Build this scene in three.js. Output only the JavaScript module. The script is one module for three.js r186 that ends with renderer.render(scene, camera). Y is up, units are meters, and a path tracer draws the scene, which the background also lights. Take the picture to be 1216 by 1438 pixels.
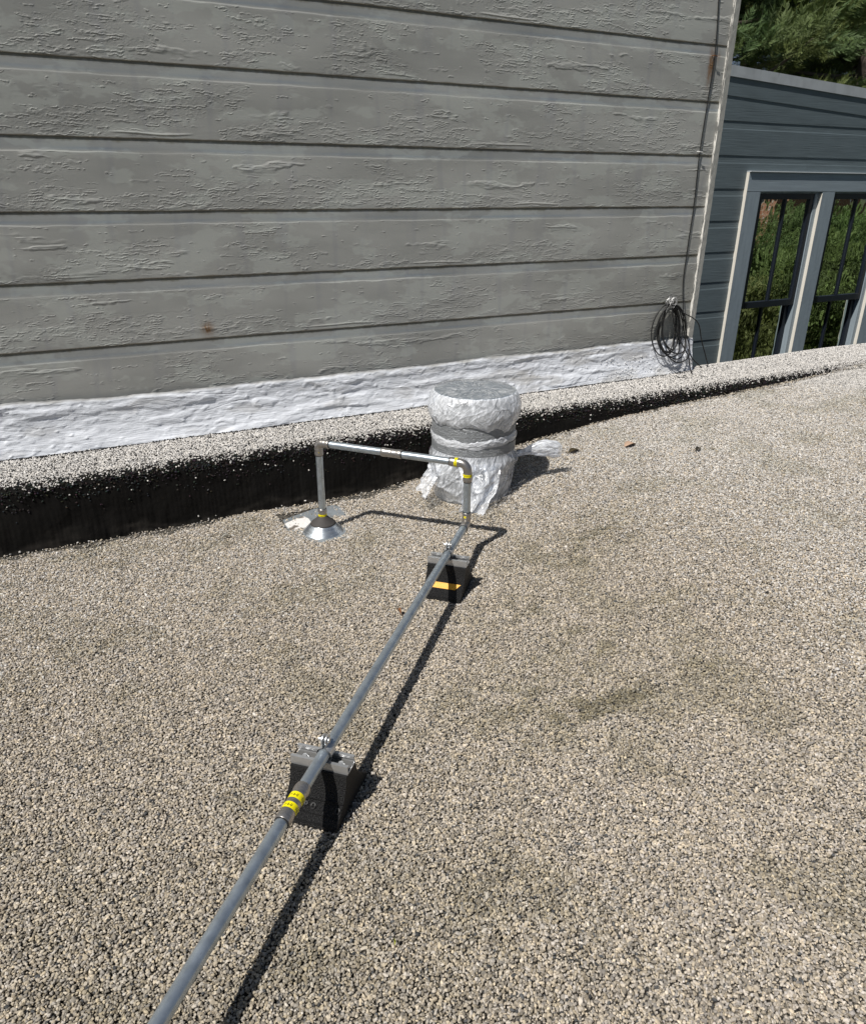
import * as THREE from 'three';
import { RoundedBoxGeometry } from 'three/addons/geometries/RoundedBoxGeometry.js';
import { TextGeometry } from 'three/addons/geometries/TextGeometry.js';
import { FontLoader } from 'three/addons/loaders/FontLoader.js';
import { mergeGeometries, mergeVertices } from 'three/addons/utils/BufferGeometryUtils.js';

// ------------------------------------------------------------------ camera, sky, sun, exposure
const scene = new THREE.Scene();
const camera = new THREE.PerspectiveCamera(2 * Math.atan(719 / 1050) * 180 / Math.PI, 865 / 1024, 0.05, 400);
{
  const yaw = 26.99 * Math.PI / 180, pitch = 23.67 * Math.PI / 180, roll = 0.397 * Math.PI / 180;
  const F = new THREE.Vector3(Math.sin(yaw) * Math.cos(pitch), -Math.sin(pitch), -Math.cos(yaw) * Math.cos(pitch));
  const R0 = new THREE.Vector3(Math.cos(yaw), 0, Math.sin(yaw)), U0 = new THREE.Vector3().crossVectors(R0, F);
  const R = R0.clone().multiplyScalar(Math.cos(roll)).addScaledVector(U0, Math.sin(roll));
  const U = U0.clone().multiplyScalar(Math.cos(roll)).addScaledVector(R0, -Math.sin(roll));
  camera.position.set(0, 1.25, 0);
  camera.quaternion.setFromRotationMatrix(new THREE.Matrix4().makeBasis(R, U, F.clone().negate()));
}
const SUN = new THREE.Vector3(-0.66, 1.0, 0.225).normalize();
{                                                            // clear sky: pale at the horizon and round the sun, deeper blue overhead
  const W = 512, H = 256, d = new Float32Array(W * H * 4);
  for (let y = 0; y < H; y++) for (let x = 0; x < W; x++) {
    const el = ((y + 0.5) / H - 0.5) * Math.PI, az = ((x + 0.5) / W - 0.5) * 2 * Math.PI, o = (y * W + x) * 4;
    const dir = [Math.cos(el) * Math.cos(az), Math.sin(el), Math.cos(el) * Math.sin(az)], c = dir[0] * SUN.x + dir[1] * SUN.y + dir[2] * SUN.z;
    const up = Math.max(0, dir[1]), hz = Math.exp(-up * 5), glow = 0.16 * Math.pow(Math.max(0, c), 8) + 0.3 * Math.pow(Math.max(0, c), 60);
    const k = dir[1] < 0 ? Math.max(0, 1 + dir[1] * 8) : 1, g = [0.05, 0.05, 0.042], s = [0.040 + 0.145 * hz + glow, 0.064 + 0.165 * hz + glow, 0.112 + 0.185 * hz + glow];
    for (let q = 0; q < 3; q++) d[o + q] = g[q] + (s[q] - g[q]) * k;
    d[o + 3] = 1;
  }
  const t = new THREE.DataTexture(d, W, H, THREE.RGBAFormat, THREE.FloatType); t.mapping = THREE.EquirectangularReflectionMapping; t.magFilter = THREE.LinearFilter; t.needsUpdate = true;
  scene.background = t; scene.environment = t;
}
const sun = new THREE.DirectionalLight(new THREE.Color(1.0, 0.96, 0.9), 4.4);
sun.position.copy(SUN).multiplyScalar(20).add(new THREE.Vector3(1, 0, -2)); sun.target.position.set(1, 0, -2);
sun.castShadow = true; sun.shadow.radius = 1; sun.shadow.mapSize.set(4096, 4096);
Object.assign(sun.shadow.camera, { left: -10, right: 14, top: 10, bottom: -10, near: 1, far: 60 });
scene.add(sun, sun.target);
const renderer = new THREE.WebGLRenderer({ antialias: true });
renderer.setSize(865, 1024); renderer.shadowMap.enabled = true;
renderer.toneMapping = THREE.LinearToneMapping; renderer.toneMappingExposure = 1.08;

// ------------------------------------------------------------------ helpers
let seed = 12345;
const rnd = () => { seed = (seed + 0x6d2b79f5) | 0; let t = Math.imul(seed ^ (seed >>> 15), 1 | seed); t = (t + Math.imul(t ^ (t >>> 7), 61 | t)) ^ t; return ((t ^ (t >>> 14)) >>> 0) / 4294967296; };
const rr = (a, b) => a + (b - a) * rnd();
const clamp = (x, a = 0, b = 1) => x < a ? a : x > b ? b : x;
const sm = (a, b, x) => { const t = clamp((x - a) / (b - a)); return t * t * (3 - 2 * t); };
const mix = (a, b, t) => a + (b - a) * t;
const PERM = new Uint8Array(512), GR = new Float32Array(512), GI = new Float32Array(512);
{ const p = [...Array(256).keys()]; for (let i = 255; i > 0; i--) { const j = Math.floor(rnd() * (i + 1)); [p[i], p[j]] = [p[j], p[i]]; }
  for (let i = 0; i < 512; i++) { PERM[i] = p[i & 255]; const a = PERM[i] / 256 * Math.PI * 2; GR[i] = Math.cos(a); GI[i] = Math.sin(a); } }
function n2(x, y) {          // gradient noise, about -0.7..0.7
  const X = Math.floor(x), Y = Math.floor(y), fx = x - X, fy = y - Y, a = X & 255, b = Y & 255;
  const u = fx * fx * fx * (fx * (fx * 6 - 15) + 10), v = fy * fy * fy * (fy * (fy * 6 - 15) + 10);
  const h00 = PERM[a + PERM[b]], h10 = PERM[a + 1 + PERM[b]], h01 = PERM[a + PERM[b + 1]], h11 = PERM[a + 1 + PERM[b + 1]];
  const d00 = GR[h00] * fx + GI[h00] * fy, d10 = GR[h10] * (fx - 1) + GI[h10] * fy, d01 = GR[h01] * fx + GI[h01] * (fy - 1), d11 = GR[h11] * (fx - 1) + GI[h11] * (fy - 1);
  return (d00 + (d10 - d00) * u) * (1 - v) + (d01 + (d11 - d01) * u) * v;
}
const fbm = (x, y, o = 4, g = 0.5) => { let s = 0, a = 1, f = 1; for (let i = 0; i < o; i++) { s += a * n2(x * f + i * 17.3, y * f - i * 9.1); a *= g; f *= 2.03; } return s; };
const ridge = (x, y) => 1 - Math.abs(n2(x, y)) * 2.4;
const V = (x, y, z) => new THREE.Vector3(x, y, z);
const names = new Map();
const numbered = (n) => { const k = names.get(n) ?? 0; names.set(n, k + 1); return k ? `${n}_${String(k).padStart(3, '0')}` : n; };
function shade(o) { o.castShadow = true; o.receiveShadow = true; return o; }
function thing(name, label, category, group, p = [0, 0, 0], turn = 0) {
  const o = new THREE.Group(); o.name = numbered(name); o.userData = { label, category }; if (group) o.userData.group = group;
  o.position.set(...p); o.rotation.y = turn; scene.add(o); return o;
}
function part(name, geo, mat, parent, label) {
  const m = shade(new THREE.Mesh(Array.isArray(geo) ? merge(geo) : geo, mat)); m.name = name; if (label) m.userData.label = label; parent.add(m); return m;
}
function merge(list) {
  const gs = list.map((g) => { const q = g.index ? g.toNonIndexed() : g.clone(); for (const k of Object.keys(q.attributes)) if (!['position', 'normal', 'uv'].includes(k)) q.deleteAttribute(k); if (!q.attributes.uv) q.setAttribute('uv', new THREE.BufferAttribute(new Float32Array(q.attributes.position.count * 2), 2)); return q; });
  return mergeGeometries(gs);
}
function structure(name, geo, mat, kind = 'structure') { const m = shade(new THREE.Mesh(geo, mat)); m.name = numbered(name); m.userData.kind = kind; scene.add(m); return m; }
const box = (x0, x1, y0, y1, z0, z1) => { const g = new THREE.BoxGeometry(x1 - x0, y1 - y0, z1 - z0); g.translate((x0 + x1) / 2, (y0 + y1) / 2, (z0 + z1) / 2); return g; };
const rbox = (x0, x1, y0, y1, z0, z1, r = 0.003) => { const g = new RoundedBoxGeometry(x1 - x0, y1 - y0, z1 - z0, 2, r); g.translate((x0 + x1) / 2, (y0 + y1) / 2, (z0 + z1) / 2); return g; };
function cyl(a, b, r0, r1 = r0, n = 28, open = false) {      // from point a to point b
  const d = b.clone().sub(a), g = new THREE.CylinderGeometry(r1, r0, d.length(), n, 1, open);
  g.applyQuaternion(new THREE.Quaternion().setFromUnitVectors(V(0, 1, 0), d.clone().normalize())); g.translate(...a.clone().add(b).multiplyScalar(0.5).toArray()); return g;
}
function grid(nu, nv, f, uvf) {                               // f(u, v) -> [x, y, z], front face: du x dv
  const pos = new Float32Array((nu + 1) * (nv + 1) * 3), uv = new Float32Array((nu + 1) * (nv + 1) * 2), idx = [];
  for (let j = 0; j <= nv; j++) for (let i = 0; i <= nu; i++) { const k = j * (nu + 1) + i, p = f(i / nu, j / nv); pos.set(p, k * 3); uv.set(uvf ? uvf(i / nu, j / nv, p) : [i / nu, j / nv], k * 2); }
  for (let j = 0; j < nv; j++) for (let i = 0; i < nu; i++) { const a = j * (nu + 1) + i, b = a + 1, c = a + nu + 1, d = c + 1; idx.push(a, b, d, a, d, c); }
  const g = new THREE.BufferGeometry(); g.setAttribute('position', new THREE.BufferAttribute(pos, 3)); g.setAttribute('uv', new THREE.BufferAttribute(uv, 2)); g.setIndex(idx); g.computeVertexNormals(); return g;
}
const toS = (c) => c <= 0.0031308 ? c * 12.92 : 1.055 * Math.pow(c, 1 / 2.4) - 0.055;
function colorTex(w, h, f, wrapS = THREE.RepeatWrapping, wrapT = wrapS) {     // f(u, v) -> linear rgb
  const d = new Uint8Array(w * h * 4);
  for (let y = 0; y < h; y++) for (let x = 0; x < w; x++) { const c = f((x + 0.5) / w, (y + 0.5) / h), o = (y * w + x) * 4; d[o] = clamp(toS(c[0])) * 255; d[o + 1] = clamp(toS(c[1])) * 255; d[o + 2] = clamp(toS(c[2])) * 255; d[o + 3] = 255; }
  const t = new THREE.DataTexture(d, w, h); t.colorSpace = THREE.SRGBColorSpace; t.magFilter = THREE.LinearFilter; t.wrapS = wrapS; t.wrapT = wrapT; t.needsUpdate = true; return t;
}
function dataTex(w, h, f, wrapS = THREE.RepeatWrapping, wrapT = wrapS) {
  const d = new Float32Array(w * h * 4);
  for (let y = 0; y < h; y++) for (let x = 0; x < w; x++) { const c = f((x + 0.5) / w, (y + 0.5) / h), o = (y * w + x) * 4; d[o] = d[o + 1] = d[o + 2] = c; d[o + 3] = 1; }
  const t = new THREE.DataTexture(d, w, h, THREE.RGBAFormat, THREE.FloatType); t.magFilter = THREE.LinearFilter; t.wrapS = wrapS; t.wrapT = wrapT; t.needsUpdate = true; return t;
}
const C = (r, g, b) => new THREE.Color().setRGB(r, g, b);
const std = (c, roughness = 0.8, metalness = 0, extra = {}) => new THREE.MeshStandardMaterial({ color: C(...c), roughness, metalness, side: THREE.DoubleSide, ...extra });
// tileable noise: the domain is bent into a torus by blending
const tile = (f) => (u, v) => { const a = f(u, v), b = f(u - 1, v), c = f(u, v - 1), d = f(u - 1, v - 1); return mix(mix(a, b, sm(0.7, 1, u)), mix(c, d, sm(0.7, 1, u)), sm(0.7, 1, v)); };

// ------------------------------------------------------------------ the setting: ground, roof deck
const RAMP = [[-9, 0], [1.12, 0], [1.5, 0.035], [1.93, 0.108], [2.22, 0.138], [2.58, 0.168], [2.96, 0.186], [3.38, 0.200], [4.07, 0.23], [4.4, 0.255], [4.7, 0.27], [5, 0.275], [9, 0.3]];
function ramp(x) { for (let i = 1; i < RAMP.length; i++) if (x <= RAMP[i][0]) { const [a, p] = RAMP[i - 1], [b, q] = RAMP[i]; return mix(p, q, (x - a) / (b - a)); } return 0.3; }
const rampS = (x) => (ramp(x - 0.12) + ramp(x - 0.04) + ramp(x + 0.04) + ramp(x + 0.12)) / 4;
const roofH = (x, z) => rampS(x) * mix(1, 0.65, sm(-2.4, -0.6, z)) + 0.004 * n2(x * 2.1, z * 2.1);
const grime = (x, z) => {                                   // dark mossy stains on the gravel, 0..1
  const blob = (cx, cz, rx, rz) => Math.exp(-(((x - cx) / rx) ** 2 + ((z - cz) / rz) ** 2));
  let g = 0.55 * blob(1.27, -1.46, 0.11, 0.09) + 1.5 * blob(1.1, -1.215, 0.10, 0.035) + 0.9 * blob(1.17, -1.19, 0.05, 0.02) + 0.45 * blob(1.0, -1.3, 0.25, 0.18) + 0.4 * blob(1.2, -1.72, 0.12, 0.08) + 0.35 * blob(1.5, -1.22, 0.12, 0.1) + 0.35 * blob(1.55, -1.9, 0.25, 0.1) + 0.3 * blob(1.75, -2.0, 0.2, 0.12);
  g *= 0.15 + 2.2 * clamp(0.3 + fbm(x * 11, z * 16, 4, 0.65));
  const near = 0.22 * sm(-1.6, -0.9, z) * sm(1.0, 0.2, x);                       // darker and browner towards the near left
  return clamp(g * 0.85 + near + 0.34 * sm(0.0, 0.55, fbm(x * 3.1 + 5, z * 3.1, 4, 0.6)));
};
structure('ground', (() => { const g = new THREE.PlaneGeometry(600, 600); g.rotateX(-Math.PI / 2); g.translate(0, -3.2, 0); return g; })(), std([0.09, 0.1, 0.05], 1, 0, { map: colorTex(256, 256, (u, v) => { const n = tile((a, b) => fbm(a * 12, b * 12, 4))(u, v); return [0.8 + n * 0.5, 0.85 + n * 0.5, 0.7 + n * 0.4]; }) }));
const gravelBase = colorTex(512, 512, (u, v) => { const n = tile((a, b) => n2(a * 120, b * 120))(u, v), m = tile((a, b) => n2(a * 61 + 9, b * 61))(u, v); const k = clamp(0.35 + n * 1.1 + m * 0.5, 0.05, 1); return [k, k * 0.95, k * 0.86]; });
gravelBase.repeat.set(1, 1);
{
  const g = grid(200, 120, (u, v) => { const x = mix(-4.5, 5.45, u), z = mix(3.2, -2.95, v); return [x, roofH(x, z) - 0.004, z]; }, (u, v, p) => [p[0] * 1.2, p[2] * 1.2]);
  structure('roof_deck', g, std([0.19, 0.18, 0.165], 1, 0, { map: gravelBase }));
}

// ------------------------------------------------------------------ parapet kerb of black roofing with gravel on its top
const WZ = -3.2, BZ = -4.6;
const kerbTop = (x) => 0.262 + 0.006 * n2(x * 1.7, 3.1) + 0.012 * sm(3.2, 4.6, x);
// profile along s: 0..1 face, 1..2 rounded edge, 2..3 top, 3..4 rounded rear edge, 4..5 rear face
function kerbP(x, s) {
  const h = kerbTop(x), r = 0.05 + 0.012 * n2(x * 3, 7.7), zf = -2.862 - 0.012 * n2(x * 1.3, 1.1), yb = Math.min(roofH(x, -2.86) - 0.03, h - r - 0.02);
  const w = 0.006 * n2(x * 9, s * 3);
  if (s <= 1) return [x, mix(yb, h - r, s), zf - 0.02 * s + w];
  if (s <= 2) { const a = (s - 1) * Math.PI / 2; return [x, h - r + r * Math.sin(a), zf - 0.02 - r * (1 - Math.cos(a)) + w * 0.5]; }
  const z2 = zf - 0.02 - r;
  if (s <= 3) return [x, h + 0.012 * (s - 2), mix(z2, -3.19, s - 2)];
  if (s <= 4) { const a = (s - 3) * Math.PI / 2; return [x, h + 0.012 - 0.13 * (1 - Math.cos(a)), -3.19 - 0.13 * Math.sin(a)]; }
  return [x, mix(h - 0.118, -3.1, s - 4), -3.32];
}
structure('lower_wall', (() => { const b = []; b.push(box(5.45, 5.6, -3.2, 0.27, -3.33, 3.2), box(-4.5, 5.45, -3.2, -0.06, 3.05, 3.2)); return merge(b); })(), std([0.3, 0.3, 0.28], 0.9));
const kerb = thing('roof_kerb', 'low black tarred kerb with pale gravel on its rounded top, along the foot of the grey wall', 'kerb');
{
  const bump = dataTex(512, 256, tile((u, v) => fbm(u * 14, v * 5, 4) * 0.6 + 0.5 + 0.3 * n2(u * 90, v * 4)));
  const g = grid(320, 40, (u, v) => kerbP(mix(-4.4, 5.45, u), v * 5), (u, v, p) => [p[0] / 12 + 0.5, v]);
  bump.repeat.set(10, 2.5);
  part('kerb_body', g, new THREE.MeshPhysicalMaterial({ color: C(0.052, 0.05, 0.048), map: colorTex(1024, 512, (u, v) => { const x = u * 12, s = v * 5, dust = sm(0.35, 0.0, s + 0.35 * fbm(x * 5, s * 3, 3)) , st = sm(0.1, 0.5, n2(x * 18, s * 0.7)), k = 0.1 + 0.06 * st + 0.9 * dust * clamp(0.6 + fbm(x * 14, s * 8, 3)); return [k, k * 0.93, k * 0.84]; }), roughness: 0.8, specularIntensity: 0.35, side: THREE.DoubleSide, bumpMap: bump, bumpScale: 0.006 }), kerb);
}

// ------------------------------------------------------------------ gravel
function stoneGeo(k) {
  const g = new THREE.IcosahedronGeometry(1, 0), p = g.attributes.position, m = new Map();
  for (let i = 0; i < p.count; i++) {
    const key = [p.getX(i), p.getY(i), p.getZ(i)].map((a) => a.toFixed(3)).join();
    if (!m.has(key)) m.set(key, [rr(0.66, 1.2), rr(-0.15, 0.15), rr(-0.15, 0.15)]);
    const [q, a, b] = m.get(key); p.setXYZ(i, p.getX(i) * q * [1.15, 1, 1.3, 0.95][k] + a, p.getY(i) * q * [0.75, 0.85, 0.7, 0.9][k], p.getZ(i) * q * [0.9, 1.05, 0.8, 1][k] + b);
  }
  g.computeVertexNormals(); return g;
}
const stones = [0, 1, 2, 3].map(stoneGeo);
const stoneMat = std([1, 1, 1], 0.92);
function stuffStones(name, list, label, category, parent = scene) {
  const M = new THREE.Matrix4(), Q = new THREE.Quaternion(), E = new THREE.Euler(), S = new THREE.Vector3(), P = new THREE.Vector3();
  const made = [];
  for (let k = 0; k < 4; k++) {
    const sub = list.filter((_, i) => i % 4 === k), im = new THREE.InstancedMesh(stones[k], stoneMat, sub.length);
    sub.forEach((s, i) => { E.set(s.tx, s.ry, s.tz); Q.setFromEuler(E); P.set(s.x, s.y, s.z); S.set(s.r * s.sx, s.r, s.r); im.setMatrixAt(i, M.compose(P, Q, S)); im.setColorAt(i, s.c); });
    im.name = parent === scene ? numbered(name) : name; im.userData = { kind: 'stuff' }; if (label) Object.assign(im.userData, { label, category, group: label }); shade(im); parent.add(im); made.push(im);
  }
  return made;
}
const stoneCol = (pale, dirt) => {
  const t = rnd(); let v = pale ? rr(0.3, 0.72) : 0.205 + 0.375 * Math.pow(rnd(), 1.15);
  if (t < 0.028) { v = rr(0.035, 0.12); return C(v * 0.97, v, v * 1.02); } if (t > 0.97) v = rr(0.58, 0.76);
  const warm = rr(-0.5, 1), w = pale ? 0.3 : 1;
  v *= 1 - 0.5 * dirt;
  v *= pale ? 1.05 : 0.98; return C(v * (1 + (0.115 + 0.065 * warm) * w), v, v * (1 - (0.14 + 0.115 * warm) * w - 0.12 * dirt));
};
const SUPPORT_TURN = -43.33 * Math.PI / 180, VX = 0.686, VZ = -0.7276;
const PIPE0 = V(-0.0355, 0.135, -0.795), pipeAt = (t, y = 0.135) => V(PIPE0.x + VX * t, y, PIPE0.z + VZ * t);
const SUPPORTS = [[0.595, -0.0095], [1.579, 0.001]];
const VENT = [1.519, 0.028, -2.612], RISER = [0.826, -2.568];
const supportAt = SUPPORTS.map(([t, o]) => { const p = pipeAt(t, 0); return [p.x + o * -VZ, 0, p.z + o * VX]; });
function blocked(x, z) {
  for (const [cx, , cz] of supportAt) { const u = (x - cx) * -VZ + (z - cz) * VX, w = (x - cx) * -VX + (z - cz) * -VZ; if (Math.abs(u) < 0.064 && Math.abs(w) < 0.087) return true; }
  if (Math.hypot(x - VENT[0], z - VENT[2]) < 0.162) return true;
  if (Math.hypot(x - RISER[0], z - RISER[1] - 0.012) < 0.082) return true;
  return false;
}
const lead = (x, z) => x > 0.70 && x < 0.96 && z > -2.79 && z < -2.63 + 0.05 * n2(x * 20, 3) + 0.03 * n2(x * 70, z * 70) && !(x > 0.86 && z > -2.67 + 0.04 * n2(x * 40, 1));   // where the lead plate lies bare
{
  const list = [], F = [[-0.75, -0.25], [-0.62, -2.95], [5.6, -2.95], [1.35, -0.25]];
  const inside = (x, z) => { if (z > -0.25 || z < -2.9) return false; const t = (z + 0.25) / -2.7; return x > mix(-0.62, -0.55, t) && x < mix(1.25, 5.6, Math.pow(t, 1.05)); };
  const add = (x, z, lift, pale) => {
    if (!inside(x, z) || blocked(x, z)) return;
    const edge = sm(-2.845, -2.87 + 0.02 * n2(x * 12, 2), z);     // thins out at the kerb's foot
    if (z < -2.835 + 0.07 * fbm(x * 5, 5.5, 3) && rnd() < (x < 1.3 ? 0.85 : 0.6)) return;
    if (lead(x, z) && rnd() < 0.93) return;
    const d = clamp(grime(x, z) + 0.10 * fbm(x * 14, z * 14, 3)), r = rr(0.0018, 0.0037) * (rnd() < 0.05 ? 1.45 : 1), far = clamp(sm(3.5, 4.5, x) * sm(-2.3, -2.8, z) + sm(1.4, 2.6, x) * 0.45 + sm(-1.6, -2.6, z) * 0.2 - edge);
    list.push({ x, z, y: roofH(x, z) + lift, r, sx: rr(0.85, 1.35), ry: rr(0, 6.28), tx: rr(-0.6, 0.6), tz: rr(-0.6, 0.6), c: stoneCol(rnd() < far, d) });
  };
  const p = 0.0047;
  for (let z = -0.25; z > -2.92; z -= p) for (let x = -0.66; x < 5.45; x += p) add(x + rr(-0.5, 0.5) * p, z + rr(-0.5, 0.5) * p, rr(-0.001, 0.0022));
  const n = list.length * 0.3;
  for (let i = 0; i < n; i++) { const s = list[Math.floor(rnd() * list.length)]; add(s.x + rr(-p, p), s.z + rr(-p, p), rr(0.0025, 0.0052)); }
  console.log('roof stones', list.length);
  stuffStones('roof_gravel', list, 'beige crushed gravel bedded all over the flat roof', 'gravel');
}
{
  const list = [], put = (x, s, lift = 0.0015, pale = 1) => { const a = kerbP(x, s), b = kerbP(x, s + 0.02), n = V(0, b[2] - a[2], 0); const t = V(0, b[1] - a[1], b[2] - a[2]).normalize(); list.push({ x, y: a[1] - t.z * lift, z: a[2] + t.y * lift, r: rr(0.0024, 0.0044), sx: rr(0.85, 1.3), ry: rr(0, 6.28), tx: rr(-0.7, 0.7), tz: rr(-0.7, 0.7), c: stoneCol(rnd() < pale, 0) }); };
  const p = 0.0056;
  for (let x = -0.75; x < 5.44; x += p) {
    const nz = 0.35 * n2(x * 6, 1) + 0.3 * n2(x * 25, 4) + 0.25 * n2(x * 80, 6), right = sm(3.4, 4.5, x);
    for (let i = 0; i < 44; i++) { const s = 2 + (i + rnd()) / 44; if (s > 2.735 + 0.035 * n2(x * 16, 8) + 0.02 * n2(x * 60, 8) && x < 3.2 && rnd() < 0.9) continue; if (rnd() < 0.80 + 0.12 * n2(x * 30, s * 14)) put(x + rr(-p, p) / 2, s); }
    for (let i = 0; i < 15; i++) { const s = 1 + (i + rnd()) / 15; if (rnd() < 0.9 * sm(1.12 + nz * 1.1 - right * 0.2, 1.85 + nz * 0.9 - right * 0.35, s)) put(x + rr(-p, p) / 2, s); }
    for (let i = 0; i < 30; i++) { const s = rnd(); if (rnd() < 0.0012 + 0.14 * sm(0.2, 0, s) + 0.035 * sm(0.8, 1.05, s + nz * 0.3) + 0.2 * sm(3.6, 4.4, x) * (0.4 + nz)) put(x + rr(-p, p) / 2, s, 0.001); }
    for (let i = 0; i < 16; i++) { const s = 0.55 + rnd() * 1.1; if (rnd() < 0.5 * sm(0.5, 1.2, s + nz * 0.5)) { put(x + rr(-p, p) / 2, s, 0.0005); list[list.length - 1].c = C(rr(0.008, 0.03), rr(0.008, 0.028), rr(0.008, 0.026)); } }
    if (x < 3.25) for (let i = 0; i < 3; i++) if (rnd() < 0.4 + n2(x * 9, 2)) { put(x + rr(-p, p) / 2, 2.70 + rnd() * 0.1); list[list.length - 1].c = C(0.012, 0.012, 0.012); }
    if (x > 3.2) for (let i = 0; i < 30; i++) { const s = 3 + rnd() * 0.9; put(x + rr(-p, p) / 2, s); }
  }
  console.log('kerb stones', list.length);
  const ims = stuffStones('gravel', list, null, null, kerb);
}

// ------------------------------------------------------------------ the grey house: boards, corner board, white flashing
const house = thing('grey_house', 'weathered grey clapboard house wall with flaking paint behind the kerb', 'house');
const LINE0 = 0.660, EXPO = 0.2452, BX0 = -0.62, BX1 = 3.2465;
part('wall', box(-4.2, 3.268, -3.1, 2.5, -3.7, WZ - 0.012), std([0.3, 0.3, 0.29]), house);
const h01 = (a, b, c) => { let t = Math.imul(a ^ 0x9e3779b9, 0x85ebca6b) ^ Math.imul(b + c * 7919, 0xc2b2ae35); t ^= t >>> 15; t = Math.imul(t, 0x27d4eb2f); t ^= t >>> 13; return (t >>> 0) / 4294967296; };
function flake(x, y, s) {                                    // a random level per irregular cell
  const X = Math.floor(x), Y = Math.floor(y); let best = 9, id = 0;
  for (let j = -1; j <= 1; j++) for (let i = -1; i <= 1; i++) { const a = X + i, b = Y + j, px = a + h01(a, b, s), py = b + h01(b, a, s + 9), d = (px - x) ** 2 + (py - y) ** 2; if (d < best) { best = d; id = h01(a, b, s + 5); } }
  return id;
}
function boardMaps(bi) {
  const W = 2048, H = 160, hgt = new Float32Array(W * H), col = new Float32Array(W * H * 3), L = BX1 - BX0, o = bi * 31.7;
  const wet = [0.05, 0.02, -0.05, 0.02, 0.08, 0.0, 0.12, 0.02, 0.05][bi];
  for (let j = 0; j < H; j++) for (let i = 0; i < W; i++) {
    const x = (i + 0.5) / W * L, y = (j + 0.5) / H * EXPO, k = j * W + i;
    const low = sm(0.15, 0.0, y), face = sm(0.215, 0.185, y);
    const wx = x + 0.012 * n2(x * 30 + o, y * 30), wy = y + 0.008 * n2(x * 26, y * 40 + o);
    const a = fbm(wx * 2.2 + o, wy * 7 + o, 5, 0.6);                        // where old paint came off
    const zone = a + 0.40 * low - 0.19 + wet + 0.10 * n2(x * 0.9 + o, 3);
    const M = sm(-0.04, 0.14, zone) * face, ragged = zone + 0.10 * flake(wx * 95 + o, wy * 150, 1) - 0.05;
    const step = sm(0.05, 0.062, ragged) * face;
    const f1 = flake(wx * 120, wy * 210 + o, 2), f2 = flake(wx * 55 + 40, wy * 120 + o, 3);
    const grain = n2(x * 22 + o, y * 420) * 0.6 + n2(x * 60, y * 900 + o) * 0.4;
    let h = 0.6 - 0.07 * step;
    const rough = clamp(M * (0.1 + 1.0 * clamp(0.5 + fbm(x * 7 + o, y * 12, 2))));
    h += rough * (0.06 * (f1 > 0.72 ? 1 : 0) + 0.05 * (f2 > 0.72 ? 1 : 0) + 0.05 * grain + 0.10 * n2(x * 210, y * 260));
    // ledges of old paint: each rises slowly downwards and breaks off along its top
    const saw = (F, wxf, am, sd) => { const q = y * F + am * fbm(x * wxf + sd, y * 18 + o, 4, 0.62); const f = q - Math.floor(q); return f < 0.84 ? (f / 0.84) ** 2 : 1 - (f - 0.84) / 0.16; };
    const led1 = sm(0.32, 0.5, n2(x * 9 + o * 2, y * 34) + 0.35 * n2(x * 42, y * 60) + 0.30 * (M - 0.45) + 0.18 * low), led2 = sm(0.27, 0.42, n2(x * 16 - o, y * 60) + 0.4 * n2(x * 70, y * 90) + 0.34 * (M - 0.4));
    h += face * (0.30 * led1 * saw(34, 9, 0.9, o) + 0.46 * led2 * saw(105, 26, 0.8, o + 9));
    const lg = sm(0.30, 0.44, n2(x * 2.6 + o * 1.7, y * 15 + 3) + 0.16 * n2(x * 30, y * 50)); h += face * 0.7 * lg * saw(17, 3.2, 0.7, o + 21);
    h -= 0.42 * sm(0.1965, 0.2005, y + 0.005 * fbm(x * 6 + o, 3, 4)) * (0.35 + 0.9 * sm(-0.1, 0.3, n2(x * 1.3 + o * 2.3, 4)));
    h += 0.03 * fbm(x * 14, y * 22 + o, 3) + 0.016 * n2(x * 8, y * 260 + o) + 0.012 * n2(x * 240, y * 240);
    const lip = sm(0.2, 0.42, n2(x * 1.9 + o * 3, 2.2)) * Math.exp(-(((y - 0.018 - 0.012 * n2(x * 5, o)) / 0.0028) ** 2)); h += 1.3 * lip;
    hgt[k] = h;
    const tone = 0.93 + 0.26 * fbm(x * 1.6 + o, y * 6, 4) + 0.10 * n2(x * 0.7 + o, 1) + 0.05 * grain * M;
    const touch = sm(0.05, 0.26, fbm(wx * 3.3 - o, wy * 8 + 4, 5, 0.6) + 0.10 * n2(wx * 40, wy * 40));
    let r = 0.455, g = 0.458, b = 0.432;
    r *= tone; g *= tone; b *= tone;
    r = mix(r, 0.55, touch * 0.45); g = mix(g, 0.575, touch * 0.45); b = mix(b, 0.535, touch * 0.45);
    const cove = sm(0.195, 0.215, y + 0.006 * n2(x * 9, o)), vein = Math.exp(-(((y - 0.209 - 0.004 * n2(x * 3, o)) / 0.006) ** 2)) * (0.5 + n2(x * 4, o + 5)); r *= 1 - 0.17 * cove - 0.16 * vein; g *= 1 - 0.15 * cove - 0.10 * vein; b *= 1 - 0.12 * cove;  // cove bluish, its colour also darkened against the light on its upward slope
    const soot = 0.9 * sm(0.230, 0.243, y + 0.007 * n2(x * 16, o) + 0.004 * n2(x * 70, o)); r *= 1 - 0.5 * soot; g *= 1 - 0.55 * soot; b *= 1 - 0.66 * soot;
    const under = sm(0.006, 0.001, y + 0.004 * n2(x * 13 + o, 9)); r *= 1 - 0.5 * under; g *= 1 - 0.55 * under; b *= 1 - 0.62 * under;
    const streak = sm(0.2, 0.5, n2(x * 26 + o, y * 3)) * 0.07; r *= 1 - streak; g *= 1 - streak; b *= 1 - streak * 0.6;
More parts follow.
